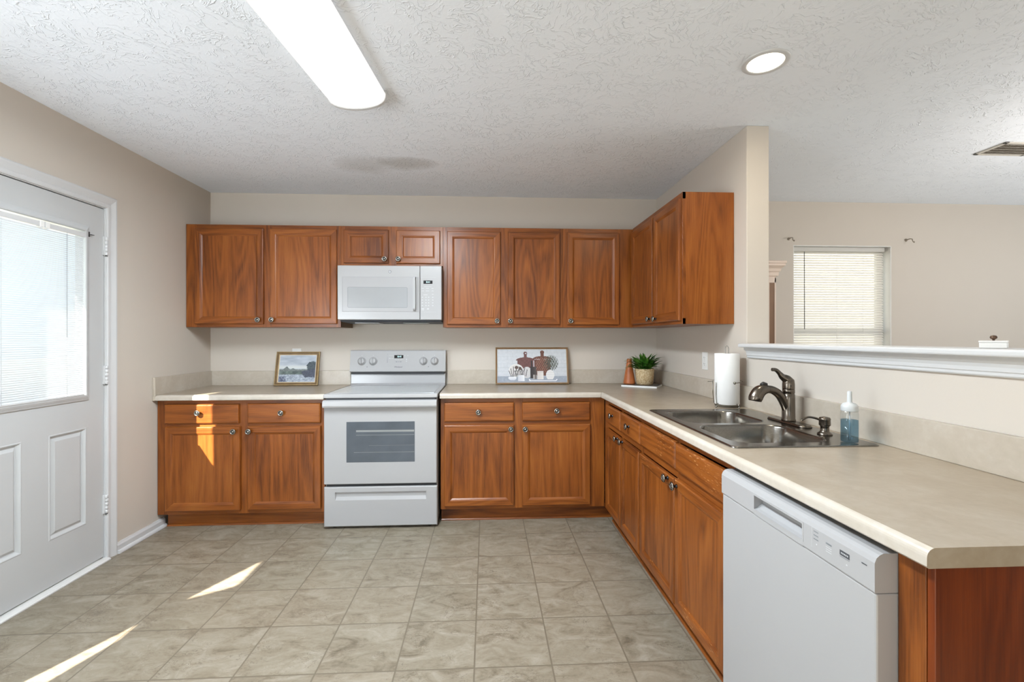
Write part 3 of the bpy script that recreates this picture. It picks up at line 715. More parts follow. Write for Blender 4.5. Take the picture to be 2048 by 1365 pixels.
bmesh.ops.remove_doubles(mb.bm, verts=mb.bm.verts[:], dist=0.004); mb.build('keypad_outline', cpnl)
mb = MB()
for q in ((0.310, 0.342, 1.153, 1.1545), (0.310, 0.322, 1.128, 1.132), (0.328, 0.345, 1.128, 1.130), (0.360, 0.372, 1.120, 1.122), (0.378, 0.392, 1.120, 1.122), (0.398, 0.416, 1.120, 1.122),
          (0.434, 0.442, 1.152, 1.155), (0.456, 0.465, 1.152, 1.155), (0.446, 0.454, 1.118, 1.126), (0.446, 0.453, 1.103, 1.110)): pface(mb, *q, 'ink_light')
for q in ((0.364, 0.376, 1.099, 1.105), (0.380, 0.394, 1.1005, 1.104), (0.398, 0.410, 1.099, 1.105)): pface(mb, *q, 'ink_grey')
mb.build('key_legends', cpnl)
for x in (0.138, 0.627): mb = MB(); pface(mb, x-0.003, x+0.003, 1.060, 1.065, 'ink_dark'); mb.build('burner_indicator', cpnl)
for x in (0.095, 0.185, 0.586, 0.675): mb = MB(); pface(mb, x-0.003, x+0.003, 1.152, 1.156, 'ink_light'); mb.build('off_mark', cpnl)
lettering('brand_lettering', 'Whirlpool', 0.0155, (0.385, on_panel(1.061, 0.0012), 1.061), (FRONT[0]-TILT, 0, 0), 'ink_dark', cpnl, shear=0.2)
# oven door
mb = MB(); mb.box(0.0, 0.757, -0.672, -0.648, 0.304, 0.866, 'appliance_white', 0.006, 3); od = mb.build('oven_door', rg)
mb = MB(); mb.box(0.150, 0.608, -0.6732, -0.660, 0.452, 0.727, 'oven_glass', 0.0015); ow = mb.build('oven_window', od)
mb = MB()
for z, m, h, x0 in ((0.664, 'oven_rack', 0.013, 0.215), (0.637, 'oven_rack', 0.002, 0.215), (0.566, 'ink_grey', 0.0012, 0.30), (0.520, 'oven_rack', 0.002, 0.20)): mb.box(x0, 0.604, -0.6737, -0.672, z-h/2, z+h/2, m)
mb.build('oven_rack', ow)
mb = MB()                                     # full-width towel-bar handle
pr_ = [(-0.672, 0.878), (-0.700, 0.876), (-0.712, 0.868), (-0.713, 0.840), (-0.709, 0.830), (-0.700, 0.827), (-0.697, 0.836), (-0.697, 0.858), (-0.672, 0.862)]
mb.prism(pr_, 0.004, 0.760, 'appliance_white', 'x', smooth=False)
for x in (0.004, 0.745): mb.box(x, x+0.016, -0.705, -0.668, 0.827, 0.874, 'appliance_white', 0.003)
hd = mb.build('oven_handle', od)
mb = MB()
for k in range(24):
    x = 0.27+k*0.0088; mb.box(x, x+0.005, -0.7005, -0.690, 0.8765, 0.8775, 'ink_light')
mb.build('vent_slots', hd)
# storage drawer
mb = MB()
dy = -0.672
R_ = lambda a, b, c, d, y: [(a, y, c), (b, y, c), (b, y, d), (a, y, d)]
X0, X1, Z0, Z1 = 0.0, 0.760, 0.017, 0.285; px0, px1, pz0, pz1 = 0.075, 0.685, 0.196, 0.251
mb.loops([R_(X0, X1, Z0, Z1, -0.648), R_(X0, X1, Z0, Z1, dy+0.006), R_(X0+0.006, X1-0.006, Z0+0.006, Z1-0.006, dy), R_(px0, px1, pz0, pz1, dy), R_(px0+0.004, px1-0.004, pz0+0.022, pz1-0.004, dy+0.012)], 'appliance_white', smooth=False, cap0=True, cap1=True)
mb.build('storage_drawer', rg)
for x in (0.06, RW-0.06):
    for y in (-0.62, -0.08):
        mb = MB(); mb.lathe([(0.016, 0.0), (0.016, 0.006), (0.008, 0.008), (0.008, 0.036)], 'dark_rubber', 16, (x, y, 0)); mb.build('foot', rg)

# ------------------------------------------------------------------ microwave over the range
mw = thing('microwave', 'white over-the-range microwave hung beneath the short oak cabinet', 'microwave', (1.1335, 0, 1.4285))
MWW, MH = 0.7585, 0.4005
mb = MB(); mb.box(0.0, MWW, -0.375, -0.003, 0.0, MH, 'appliance_white', 0.003)
mb.prism([(-0.37, 0.0), (-0.36, -0.012), (-0.10, -0.020), (-0.03, -0.020), (-0.03, 0.0)], 0.01, MWW-0.006, 'dark_under', 'x'); mb.build('body', mw)
for x in (0.10, 0.46):
    mb = MB(); mb.box(x, x+0.18, -0.30, -0.16, -0.0215, -0.0175, 'oven_rack', 0.001); mb.build('grease_filter', mw)
SE = 0.600
mb = MB()
mb.box(0.0, SE-0.0015, -0.400, -0.375, 0.002, MH, 'appliance_white', 0.004, 2)
dr = mb.build('door', mw)
mb = MB(); q0 = (0.034, SE-0.012, 0.060, 0.318)
mb.loops([R_(q0[0], q0[1], q0[2], q0[3], -0.399), R_(q0[0], q0[1], q0[2], q0[3], -0.4012), R_(q0[0]+0.004, q0[1]-0.004, q0[2]+0.004, q0[3]-0.004, -0.4022)], 'appliance_panel', smooth=False, cap1=True)
pn = mb.build('door_panel', dr)
def rrect(a, b, c, d, r, y, n=6):
    out = []
    for cx, cz, s in ((b-r, c+r, -90), (b-r, d-r, 0), (a+r, d-r, 90), (a+r, c+r, 180)):
        for k in range(n+1):
            t_ = math.radians(s+90*k/n); out.append((cx+r*math.cos(t_), y, cz+r*math.sin(t_)))
    return out
mb = MB(); mb.loops([rrect(0.073, 0.509, 0.090, 0.241, 0.010, -0.402), rrect(0.073, 0.509, 0.090, 0.241, 0.010, -0.4026), rrect(0.0755, 0.5065, 0.0925, 0.2385, 0.008, -0.4028)], 'ink_grey', cap1=False, smooth=False)
mb.face(rrect(0.0755, 0.5065, 0.0925, 0.2385, 0.008, -0.4028), 'glass_grey'); mb.build('window', dr)
mb = MB()
hx = 0.557
mb.prism([(-0.399, 0.070), (-0.430, 0.074), (-0.436, 0.085), (-0.436, 0.300), (-0.430, 0.313), (-0.399, 0.318), (-0.399, 0.303), (-0.418, 0.298), (-0.418, 0.090), (-0.399, 0.084)], hx-0.004, hx+0.014, 'appliance_white', 'x'); mb.build('handle', dr)
mb = MB(); mb.lathe([(0.0105, 0), (0.0105, 0.0008), (0.0090, 0.0012)], 'ink_dark', 28, (0.380, -0.400, 0.356), 'y'); mb.lathe([(0.0084, 0.0012), (0.0082, 0.0014)], 'ink_light', 28, (0.380, -0.400, 0.356), 'y', cap0=False); bd = mb.build('badge', dr)
lettering('badge_lettering', 'GE', 0.0105, (0.380, -0.4018, 0.356), FRONT, 'ink_dark', bd, shear=0.25)
mb = MB(); mb.box(SE+0.0015, MWW, -0.400, -0.375, 0.002, MH, 'appliance_white', 0.004, 2); cp_ = mb.build('control_panel', mw)
mb = MB(); mb.box(SE+0.026, SE+0.092, -0.4010, -0.3995, 0.268, 0.292, 'display_black', 0.0004); dsp = mb.build('clock_display', cp_)
lettering('clock_digits', '8:41', 0.0175, (SE+0.061, -0.4014, 0.280), FRONT, 'display_digit', dsp)
mb = MB(); yk = -0.4004
def kf(x0, x1, z0, z1, m): mb.face([(SE+x0, yk, z0), (SE+x1, yk, z0), (SE+x1, yk, z1), (SE+x0, yk, z1)], m)
kf(0.030, 0.086, 0.246, 0.2485, 'ink_light')
for z, xs in ((0.232, ((0.012, .030), (.044, .066), (.084, .100))), (0.213, ((0.014, .030), (.042, .068), (.086, .100))), (0.188, ((.088, .100),)), (0.184, ((.026, .056),))):
    for a, b in xs: kf(a, b, z, z+0.0042, 'ink_light')
for r in range(4):
    for cx in (0.018, 0.044, 0.064, 0.094): kf(cx-0.0045, cx+0.0045, 0.165-r*0.0205, 0.1710-r*0.0205, 'ink_light')
for a, b in ((0.012, 0.030), (0.052, 0.066)): kf(a, b, 0.078, 0.086, 'ink_light')
kf(0.012, 0.030, 0.070, 0.073, 'ink_light'); kf(0.003, 0.118, 0.058, 0.0588, 'ink_light'); kf(0.003, 0.118, 0.315, 0.3158, 'ink_light')
mb.build('keypad_legends', cp_)

# ------------------------------------------------------------------ dishwasher: built facing -Y, turned to face -X
dw = thing('dishwasher', 'white built-in dishwasher under the peninsula countertop', 'dishwasher', (W, 0, 0), -math.pi/2)
a0, a1 = 2.3345, 2.9425; fy = -(W-3.013); by = -(W-3.075)
mb = MB(); mb.box(a0+0.004, a1-0.001, by, -0.02, 0.012, 0.852, 'ink_light'); mb.build('tub_box', dw)
mb = MB(); mb.box(a0, a1, fy+0.002, by, 0.105, 0.7755, 'appliance_white', 0.004, 2); mb.build('door', dw)
mb = MB()
prc = [(by, 0.777), (fy, 0.777), (fy-0.001, 0.780), (fy-0.001, 0.838), (fy+0.003, 0.848), (fy+0.010, 0.854), (fy+0.018, 0.857), (by, 0.857)]
hx0_, hx1_, hz0, hz1 = a0+0.185, a0+0.395, 0.792, 0.834
mb.prism(prc, a0, hx0_, 'appliance_white', 'x'); mb.prism(prc, hx1_, a1, 'appliance_white', 'x')
mb.box(hx0_, hx1_, fy-0.001, by, 0.777, hz0, 'appliance_white'); mb.prism([(by, hz1), (fy-0.001, hz1), (fy-0.001, 0.838), (fy+0.003, 0.848), (fy+0.010, 0.854), (fy+0.018, 0.857), (by, 0.857)], hx0_, hx1_, 'appliance_white', 'x')
mb.prism([(by, hz0), (by, hz1), (fy+0.030, hz1), (fy+0.026, hz0+0.016), (fy+0.010, hz0+0.004), (fy-0.001, hz0)], hx0_, hx1_, 'appliance_white', 'x')
pnl = mb.build('control_panel', dw)
mb = MB(); mb.prism([(hx0_-0.003, hz0-0.003), (hx1_+0.003, hz0-0.003), (hx1_+0.003, hz1+0.002), (hx0_-0.003, hz1+0.002), (hx0_-0.003, hz1-0.002), (hx1_-0.002, hz1-0.002), (hx1_-0.002, hz0+0.001), (hx0_+0.002, hz0+0.001), (hx0_+0.002, hz1-0.004), (hx0_-0.003, hz1-0.004)], fy-0.0016, fy-0.0009, 'appliance_white', 'y'); mb.build('handle_pocket_rim', pnl)
mb = MB(); yk = fy-0.0013
def df(x0, x1, z0, z1, m): mb.face([(x0, yk, z0), (x1, yk, z0), (x1, yk, z1), (x0, yk, z1)], m)
L0 = 2.768
df(L0-0.006, L0-0.005, 0.790, 0.838, 'ink_light')
for z in (0.830, 0.821, 0.812): df(L0, L0+0.016, z, z+0.0026, 'ink_grey')
df(L0+0.008, L0+0.012, 0.801, 0.804, 'ink_light')
df(L0+0.040, L0+0.058, 0.818, 0.822, 'ink_grey')
for z in (0.811, 0.806, 0.801): df(L0+0.040, L0+0.058, z, z+0.0015, 'ink_light')
df(L0+0.082, L0+0.110, 0.813, 0.8245, 'ink_dark'); df(L0+0.082, L0+0.110, 0.8095, 0.8110, 'ink_grey'); df(L0+0.100, L0+0.104, 0.797, 0.800, 'ink_light')
df(L0+0.142, L0+0.156, 0.823, 0.8255, 'ink_dark')
mb.build('printed_legends', pnl)
mb = MB()
for k in range(5): mb.face([(L0+0.086+k*0.0043, yk-0.0003, 0.817), (L0+0.089+k*0.0043, yk-0.0003, 0.817), (L0+0.089+k*0.0043, yk-0.0003, 0.8205), (L0+0.086+k*0.0043, yk-0.0003, 0.8205)], 'ink_light')
mb.build('start_badge_text', pnl)
mb = MB(); mb.box(a0+0.004, a1-0.004, by+0.002, by+0.012, 0.0, 0.104, 'dark_under'); mb.build('toe_kick', dw)

# ------------------------------------------------------------------ sink
sk = thing('kitchen_sink', 'double-bowl stainless steel sink set in the peninsula countertop', 'sink', (0, 0, 0))
mb = MB(); sx0, sx1, sy0, sy1 = 3.076, 3.614, -2.290, -1.452; zt = CT+0.0045
def rr2(a, b, c, d, r, z, n=7):
    out = []
    for cx, cy, s in ((b-r, c+r, -90), (b-r, d-r, 0), (a+r, d-r, 90), (a+r, c+r, 180)):
        for k in range(n+1):
            q = math.radians(s+90*k/n); out.append((cx+r*math.cos(q), cy+r*math.sin(q), z))
    return out
bowls = [(3.120, 3.494, -1.850, -1.506), (3.120, 3.494, -2.232, -1.886)]
outer = mb.loops([rr2(sx0, sx1, sy0, sy1, 0.022, CT+0.0003), rr2(sx0, sx1, sy0, sy1, 0.022, CT+0.003), rr2(sx0+0.004, sx1-0.004, sy0+0.004, sy1-0.004, 0.02, zt+0.0005), rr2(sx0+0.012, sx1-0.012, sy0+0.012, sy1-0.012, 0.016, zt)], 'stainless')
edges = []
def redges(ring):
    n = len(ring); return [mb.bm.edges.get((ring[i], ring[(i+1) % n])) or mb.bm.edges.new((ring[i], ring[(i+1) % n])) for i in range(n)]
edges += redges(outer[-1])
for (a, b, c, d) in bowls:
    depth = 0.172; R = 0.075
    rings = [rr2(a, b, c, d, R, zt), rr2(a+0.003, b-0.003, c+0.003, d-0.003, R, zt-0.0015), rr2(a+0.007, b-0.007, c+0.007, d-0.007, R-0.003, zt-0.008), rr2(a+0.014, b-0.014, c+0.014, d-0.014, R-0.006, zt-0.10), rr2(a+0.022, b-0.022, c+0.022, d-0.022, R-0.008, zt-depth+0.02), rr2(a+0.040, b-0.040, c+0.040, d-0.040, R-0.020, zt-depth+0.002), rr2(a+0.060, b-0.060, c+0.060, d-0.060, R-0.035, zt-depth)]
    vr = mb.loops(rings, 'stainless', cap1=True); edges += redges(vr[0])
r = bmesh.ops.triangle_fill(mb.bm, use_beauty=True, use_dissolve=False, edges=edges)
for g in r['geom']:
    if isinstance(g, bmesh.types.BMFace): g.material_index = mb.mi('stainless'); g.smooth = False
mb.build('basin', sk)
for (a, b, c, d) in bowls:
    mb = MB(); mb.lathe([(0.045, zt-0.1715), (0.045, zt-0.1690), (0.036, zt-0.1685), (0.030, zt-0.171)], 'chrome', 28, ((a+b)/2, (c+d)/2, 0)); mb.build('drain', sk)
DK = zt                                       # deck height
# faucet
fa = thing('kitchen_faucet', 'brushed nickel pull-out faucet with lever handle on the sink deck', 'faucet', (3.566, -1.858, DK))
mb = MB(); mb.loops([rr2(-0.029, 0.029, -0.128, 0.128, 0.027, 0.0005), rr2(-0.029, 0.029, -0.128, 0.128, 0.027, 0.004), rr2(-0.025, 0.025, -0.123, 0.123, 0.024, 0.010)], 'faucet_nickel', cap0=True, cap1=True); mb.build('base_plate', fa)
mb = MB(); mb.lathe([(0.0285, 0.009), (0.0285, 0.016), (0.0265, 0.019), (0.0262, 0.060), (0.0258, 0.110), (0.0250, 0.128), (0.0235, 0.129), (0.0235, 0.132), (0.0250, 0.133), (0.0250, 0.148), (0.0235, 0.150)], 'faucet_nickel', 32); mb.build('post', fa)
mb = MB(); p = bez([(0.0, 0, 0.028), (-0.006, 0, 0.060), (-0.022, 0, 0.095), (-0.046, -0.003, 0.127), (-0.078, -0.006, 0.147), (-0.108, -0.008, 0.151)], 7)
mb.tube(p, interp([0.021, 0.021, 0.020, 0.0185, 0.0175, 0.018], len(p)), 'faucet_nickel', 20); mb.build('spout', fa)
mb = MB(); p = bez([(-0.100, -0.0076, 0.1515), (-0.122, -0.009, 0.149), (-0.143, -0.010, 0.137), (-0.157, -0.011, 0.114), (-0.160, -0.011, 0.100)], 7)
mb.tube(p, interp([0.0185, 0.024, 0.028, 0.029, 0.026], len(p)), 'faucet_nickel', 22); sh = mb.build('spray_head', fa)
mb = MB(); p = [(-0.105, -0.008, 0.1715), (-0.120, -0.009, 0.1745), (-0.132, -0.010, 0.1705)]; mb.tube(p, [0.007, 0.010, 0.007], 'dark_rubber', 12); mb.build('spray_button', sh)
mb = MB(); mb.lathe([(0.0245, 0.150), (0.0250, 0.154), (0.0250, 0.172), (0.0235, 0.186), (0.018, 0.194), (0.006, 0.198)], 'faucet_nickel', 28)
p = bez([(0.006, 0, 0.178), (-0.010, 0, 0.194), (-0.028, 0.0, 0.205), (-0.042, 0.0, 0.221), (-0.058, 0.0, 0.235), (-0.076, 0, 0.237)], 7)
mb.tube(p, interp([0.022, 0.020, 0.014, 0.0095, 0.0085, 0.0075], len(p)), 'faucet_nickel', 16); lv = mb.build('lever_handle', fa)
mb = MB(); mb.lathe([(0.003, 0), (0.003, 0.0008)], 'dark_rubber', 12, (-0.006, -0.0247, 0.166), 'y'); mb.build('index_dot', lv)
# soap dispenser
sd = thing('soap_dispenser', 'short nickel soap dispenser pump right of the faucet', 'soap dispenser', (3.545, -2.105, DK))
mb = MB(); mb.lathe([(0.026, 0.0), (0.026, 0.004), (0.020, 0.009), (0.0155, 0.014), (0.0150, 0.030), (0.0165, 0.034), (0.0165, 0.038)], 'faucet_nickel', 28); mb.build('collar', sd)
mb = MB(); mb.lathe([(0.0195, 0.036), (0.0200, 0.040), (0.0195, 0.058), (0.0205, 0.061), (0.0175, 0.067), (0.006, 0.070)], 'faucet_nickel', 28); mb.build('pump_head', sd)
mb = MB(); p = bez([(-0.014, 0.0, 0.056), (-0.036, 0.004, 0.064), (-0.062, 0.008, 0.067), (-0.082, 0.011, 0.057), (-0.086, 0.012, 0.053)], 6); mb.tube(p, interp([0.0048, 0.0042, 0.0038, 0.0034], len(p)), 'faucet_nickel', 12); mb.build('nozzle', sd)
# hand soap bottle
hb = thing('soap_bottle', 'clear bottle half full of blue soap at the near corner of the sink', 'bottle', (3.535, -2.240, DK))
mb = MB(); mb.lathe([(0.020, 0.0008), (0.0265, 0.002), (0.0275, 0.006), (0.0275, 0.104), (0.0262, 0.112), (0.0235, 0.115), (0.0235, 0.120)], 'bottle_clear', 32, cap1=False); bt = mb.build('bottle_body', hb)
mb = MB(); mb.lathe([(0.018, 0.003), (0.0255, 0.004), (0.0262, 0.008), (0.0262, 0.082), (0.002, 0.0822)], 'liquid_blue', 32); mb.build('liquid', bt)
mb = MB(); mb.tube([(0.001, 0, 0.010), (0.0, 0, 0.115)], 0.0022, 'plastic_frost', 8); mb.build('dip_tube', bt)
mb = MB(); mb.lathe([(0.0262, 0.114), (0.0268, 0.116), (0.0268, 0.128), (0.0255, 0.134), (0.0200, 0.141), (0.0090, 0.145), (0.0078, 0.148), (0.0072, 0.182), (0.0055, 0.185)], 'plastic_frost', 28); mb.build('pump_cap', hb)
# paper towel holder and roll
ph = thing('paper_towel_holder', 'chrome wire stand holding the paper towel roll by the sink', 'paper towel holder', (3.556, -1.352, CT))
mb = MB(); ring = [(0.056*math.cos(2*math.pi*k/32), 0.056*math.sin(2*math.pi*k/32), 0.014) for k in range(33)]; mb.tube(ring, 0.0026, 'chrome', 8, caps=False)
for a in (0.0, math.pi/2): mb.tube([(-0.056*math.cos(a), -0.056*math.sin(a), 0.014), (0.056*math.cos(a), 0.056*math.sin(a), 0.014)], 0.0022, 'chrome', 8)
mb.build('base_ring', ph)
for a in (200, 290, 20, 110):
    mb = MB(); q = math.radians(a); c_, s_ = math.cos(q), math.sin(q)
    mb.tube(bez([(0.05*c_, 0.05*s_, 0.015), (0.068*c_, 0.068*s_, 0.022), (0.080*c_, 0.080*s_, 0.012)], 5), 0.0022, 'chrome', 8)
    mb.lathe([(0.0005, 0.0002), (0.0045, 0.0014), (0.0063, 0.0064), (0.0045, 0.0110), (0.0005, 0.0126)], 'chrome', 14, (0.080*c_, 0.080*s_, 0)); mb.build('ball_foot', ph)
mb = MB(); lp = bez([(-0.006, 0.004, 0.015), (-0.006, 0.004, 0.28), (-0.006, 0.004, 0.325), (0.0, 0.002, 0.338), (0.008, -0.002, 0.325), (0.008, -0.002, 0.28), (0.008, -0.002, 0.015)], 6); mb.tube(lp, 0.0019, 'chrome', 8); mb.build('centre_loop', ph)
mb = MB()
mb.tube(bez([(0.072, 0.020, 0.014), (0.0745, 0.020, 0.06), (0.0745, 0.018, 0.138), (0.068, -0.040, 0.141), (0.020, -0.073, 0.139), (0.004, -0.074, 0.138)], 7), 0.0022, 'chrome', 8)
mb.lathe([(0.0005, -0.0075), (0.0054, -0.0055), (0.0077, 0), (0.0054, 0.0055), (0.0005, 0.0075)], 'chrome', 16, (0.002, -0.076, 0.138)); mb.build('tension_arm', ph)
mb = MB(); mb.tube(bez([(-0.040, 0.066, 0.014), (-0.050, 0.060, 0.08), (-0.050, 0.060, 0.136), (-0.062, 0.035, 0.139), (-0.098, 0.020, 0.139)], 6), 0.0020, 'chrome', 8)
mb.tube(bez([(-0.066, -0.016, 0.014), (-0.0685, -0.012, 0.06), (-0.0680, -0.012, 0.136)], 6), 0.0020, 'chrome', 8); mb.build('side_wire', ph)
pt = thing('paper_towel_roll', 'thick white paper towel roll standing on the wire holder', 'paper towel', (3.556, -1.352, CT+0.017))
mb = MB(); mb.lathe([(0.0205, 0.0), (0.0625, 0.0), (0.0640, 0.002), (0.0640, 0.277), (0.0625, 0.279), (0.0205, 0.279)], 'paper_white', 48, cap0=False, cap1=False); mb.build('towel_sheets', pt)
mb = MB(); mb.lathe([(0.0205, 0.0), (0.0205, 0.279), (0.0190, 0.279), (0.0190, 0.0)], 'sleeve_dark', 32, cap0=False, cap1=False); mb.build('cardboard_core', pt)

# ------------------------------------------------------------------ wall plates
def outlet_plate(o, kind):
    mb = MB(); mb.box(-0.036, 0.036, -0.0055, 0.0, -0.0575, 0.0575, 'plastic_white', 0.002); pl = mb.build('cover_plate', o)
    if kind == 'duplex':
        for dz in (0.020, -0.020):
            mb = MB(); mb.loops([[(x, -0.0054, z+dz) for x, _, z in rrect(-0.0165, 0.0165, -0.0145, 0.0145, 0.010, 0)], [(x, -0.0068, z+dz) for x, _, z in rrect(-0.0165, 0.0165, -0.0145, 0.0145, 0.010, 0)]], 'plastic_white', cap1=True, smooth=False)
            for x, h in ((-0.0065, 0.009), (0.0065, 0.007)): mb.box(x-0.0011, x+0.0011, -0.0072, -0.0066, dz-h/2+0.003, dz+h/2+0.003, 'outlet_slot')
            mb.box(-0.002, 0.002, -0.0072, -0.0066, dz-0.0095, dz-0.0055, 'outlet_slot'); mb.build('socket', o)
    mb = MB(); mb.lathe([(0.003, 0.0054), (0.0028, 0.0064), (0.001, 0.0068)], 'ink_light', 12, (0, 0, 0), 'y'); mb.build('screw', o)
o = thing('wall_outlet', 'white outlet plate on the right wall left of the paper towels', 'outlet', (W, -0.880, 1.143), -math.pi/2, 'wall outlets'); outlet_plate(o, 'duplex')
o = thing('wall_outlet', 'white outlet plate half hidden behind the small landscape picture', 'outlet', (0.682, 0, 1.151), 0, 'wall outlets'); outlet_plate(o, 'duplex')

# ------------------------------------------------------------------ leaning pictures
def noise2(x, y, s):
    def h(i, j): return (math.sin(i*127.1+j*311.7+s*74.7)*43758.5453) % 1.0
    i, j = math.floor(x), math.floor(y); fx, fy = x-i, y-j; fx = fx*fx*(3-2*fx); fy = fy*fy*(3-2*fy)
    return (h(i, j)*(1-fx)+h(i+1, j)*fx)*(1-fy)+(h(i, j+1)*(1-fx)+h(i+1, j+1)*fx)*fy
def fbm(x, y, s): return 0.5*noise2(x, y, s)+0.3*noise2(2*x, 2*y, s+1)+0.2*noise2(4*x, 4*y, s+2)
def mixc(a, b, t): t = max(0, min(1, t)); return tuple(a[i]+(b[i]-a[i])*t for i in range(3))
def print_mesh(name, parent, w, h, nx, ny, fn, y, z0):
    me = bpy.data.meshes.new(name); vs = [(-w/2+w*i/nx, y, z0+h*j/ny) for j in range(ny+1) for i in range(nx+1)]
    fs = [(j*(nx+1)+i, j*(nx+1)+i+1, (j+1)*(nx+1)+i+1, (j+1)*(nx+1)+i) for j in range(ny) for i in range(nx)]
    me.from_pydata(vs, [], fs); ca = me.color_attributes.new('print', 'FLOAT_COLOR', 'CORNER'); k = 0
    for j in range(ny):
        for i in range(nx):
            c = lin(*fn((i+0.5)/nx, (j+0.5)/ny))
            for _ in range(4): ca.data[k].color = c; k += 1
    me.materials.append(M['canvas_print']); o = bpy.data.objects.new(name, me); COL.objects.link(o); o.parent = parent; return o
def landscape(u, v):
    n = fbm(u*9, v*7, 3); n2 = fbm(u*34, v*30, 8)
    sky = mixc((190, 198, 206), (150, 158, 172), fbm(u*3, v*9, 1)*1.5-0.3); c = mixc(sky, (206, 210, 208), max(0, 1-abs(v-0.55)*9))
    hor = 0.50+0.03*n
    tl = 0.46+0.05*math.exp(-((u-0.20)/0.06)**2)*2.2+0.05*math.exp(-((u-0.38)/0.04)**2)+0.02*n2
    if v < tl: c = mixc((96, 104, 104), (128, 134, 132), n2*1.6-0.3)
    if v < 0.40: c = mixc((120, 132, 126), (74, 84, 84), n*1.8-0.4+(u-0.4)*0.5)
    if v < 0.27: c = mixc((182, 190, 200), (116, 124, 140), n2*1.7-0.5)
    if v < 0.20 and u < 0.2: c = mixc(c, (78, 84, 104), n2*1.5)
    d = ((u-0.92)/0.17)**2+((v-0.56)/0.22)**2+(n2-0.5)*0.9
    if d < 1: c = mixc((56, 66, 74), (88, 98, 102), n2*1.3-0.2)
    if u > 0.62+0.25*abs(v-0.36)*2+0.1*(n2-0.5) and 0.12+0.1*n2 < v < 0.40+0.12*(u-0.62)*2: c = mixc((60, 66, 78), (92, 96, 112), n2)
    return c
def shelf_print(u, v):
    n = fbm(u*40, v*20, 5); row = math.floor(v*9); br = (u*7+0.5*(row % 2)) % 1.0
    c = mixc((206, 209, 214), (190, 195, 202), n)
    if (v*9) % 1 < 0.10 or br < 0.03: c = mixc(c, (178, 183, 190), 0.6)
    if v < 0.19: c = mixc((142, 150, 164), (166, 172, 184), n)
    def el(cx, cy, rx, ry): return ((u-cx)/rx)**2+((v-cy)/ry)**2 < 1
    def bx(a, b, p, q): return a < u < b and p < v < q
    def board(cx, top, w, neck, bot, col):
        if bx(cx-w, cx+w, bot, top-0.27) or (((u-cx)/w)**2*0.7+((v-(top-0.27))/0.10)**2 < 1 and v > top-0.27): return True
        return bx(cx-neck, cx+neck, top-0.30, top-0.06) or el(cx, top-0.055, neck*1.15, 0.058)
    if board(0.405, 0.93, 0.115, 0.023, 0.35, 0) and not el(0.410, 0.875, 0.010, 0.02): c = mixc((92, 60, 60), (120, 82, 78), n)
    if board(0.650, 0.965, 0.118, 0.026, 0.20, 0): c = mixc((88, 56, 50), (116, 78, 66), n)
    if el(0.27, 0.36, 0.105, 0.195): c = (222, 221, 220) if not el(0.27, 0.36, 0.098, 0.180) else mixc((205, 203, 202), (214, 213, 212), n)
    if el(0.425, 0.30, 0.068, 0.17): c = mixc((206, 204, 204), (196, 194, 196), n)
    for k in range(14):                                   # tools, stems
        a = 0.20+k*0.016; s = (k % 5-2)*0.10
        if 0.18 < v < 0.36+0.03*((k*7) % 5) and abs(u-(a+s*(v-0.18))) < 0.005: c = (84, 82, 84)
    if el(0.275, 0.45, 0.026, 0.05) or el(0.33, 0.42, 0.018, 0.05): c = (90, 72, 66)
    if bx(0.482, 0.505, 0.20, 0.66) or (bx(0.475, 0.565, 0.12, 0.47)): c = mixc((48, 42, 44), (82, 74, 74), (u-0.475)*10)
    if 0.66 < u < 0.90 and 0.34 < v < 0.84:
        g = math.sin(u*210+math.sin(v*90)*2)*math.sin(v*130+u*40); d = ((u-0.775)/0.11)**2+((v-0.58)/0.24)**2
        if d < 1 and g > -0.40+0.6*d: c = mixc((52, 58, 52), (96, 102, 92), n)
    if 0.56 < u < 0.72 and 0.30 < v < 0.75 and math.sin(u*150+v*40)*math.sin(v*100-u*60) > 0.5: c = (170, 128, 108)
    if bx(0.575, 0.665, 0.09, 0.34): c = mixc((206, 198, 194), (226, 222, 220), (u-0.575)*9)
    if bx(0.575, 0.665, 0.30, 0.315): c = (176, 168, 164)
    if el(0.76, 0.22, 0.060, 0.16) and v > 0.09: c = mixc((232, 231, 230), (206, 204, 206), abs(math.sin(v*60))**4)
    if bx(0.515, 0.57, 0.10, 0.23): c = mixc((100, 92, 90), (196, 190, 186), abs(u-0.55)*30)
    if el(0.215, 0.135, 0.058, 0.07) and v < 0.17: c = mixc((228, 229, 232), (190, 194, 204), (0.17-v)*8)
    if bx(0.295, 0.392, 0.04, 0.225): c = mixc((200, 202, 210), (232, 232, 234), (u-0.295)*10)
    if bx(0.46, 0.85, 0.035, 0.060) or (0.06 < v < 0.10 and (abs(u-0.465+0.1*(v-0.05)) < 0.008 or abs(u-0.85-0.1*(v-0.05)) < 0.008)): c = (236, 237, 240)
    return c
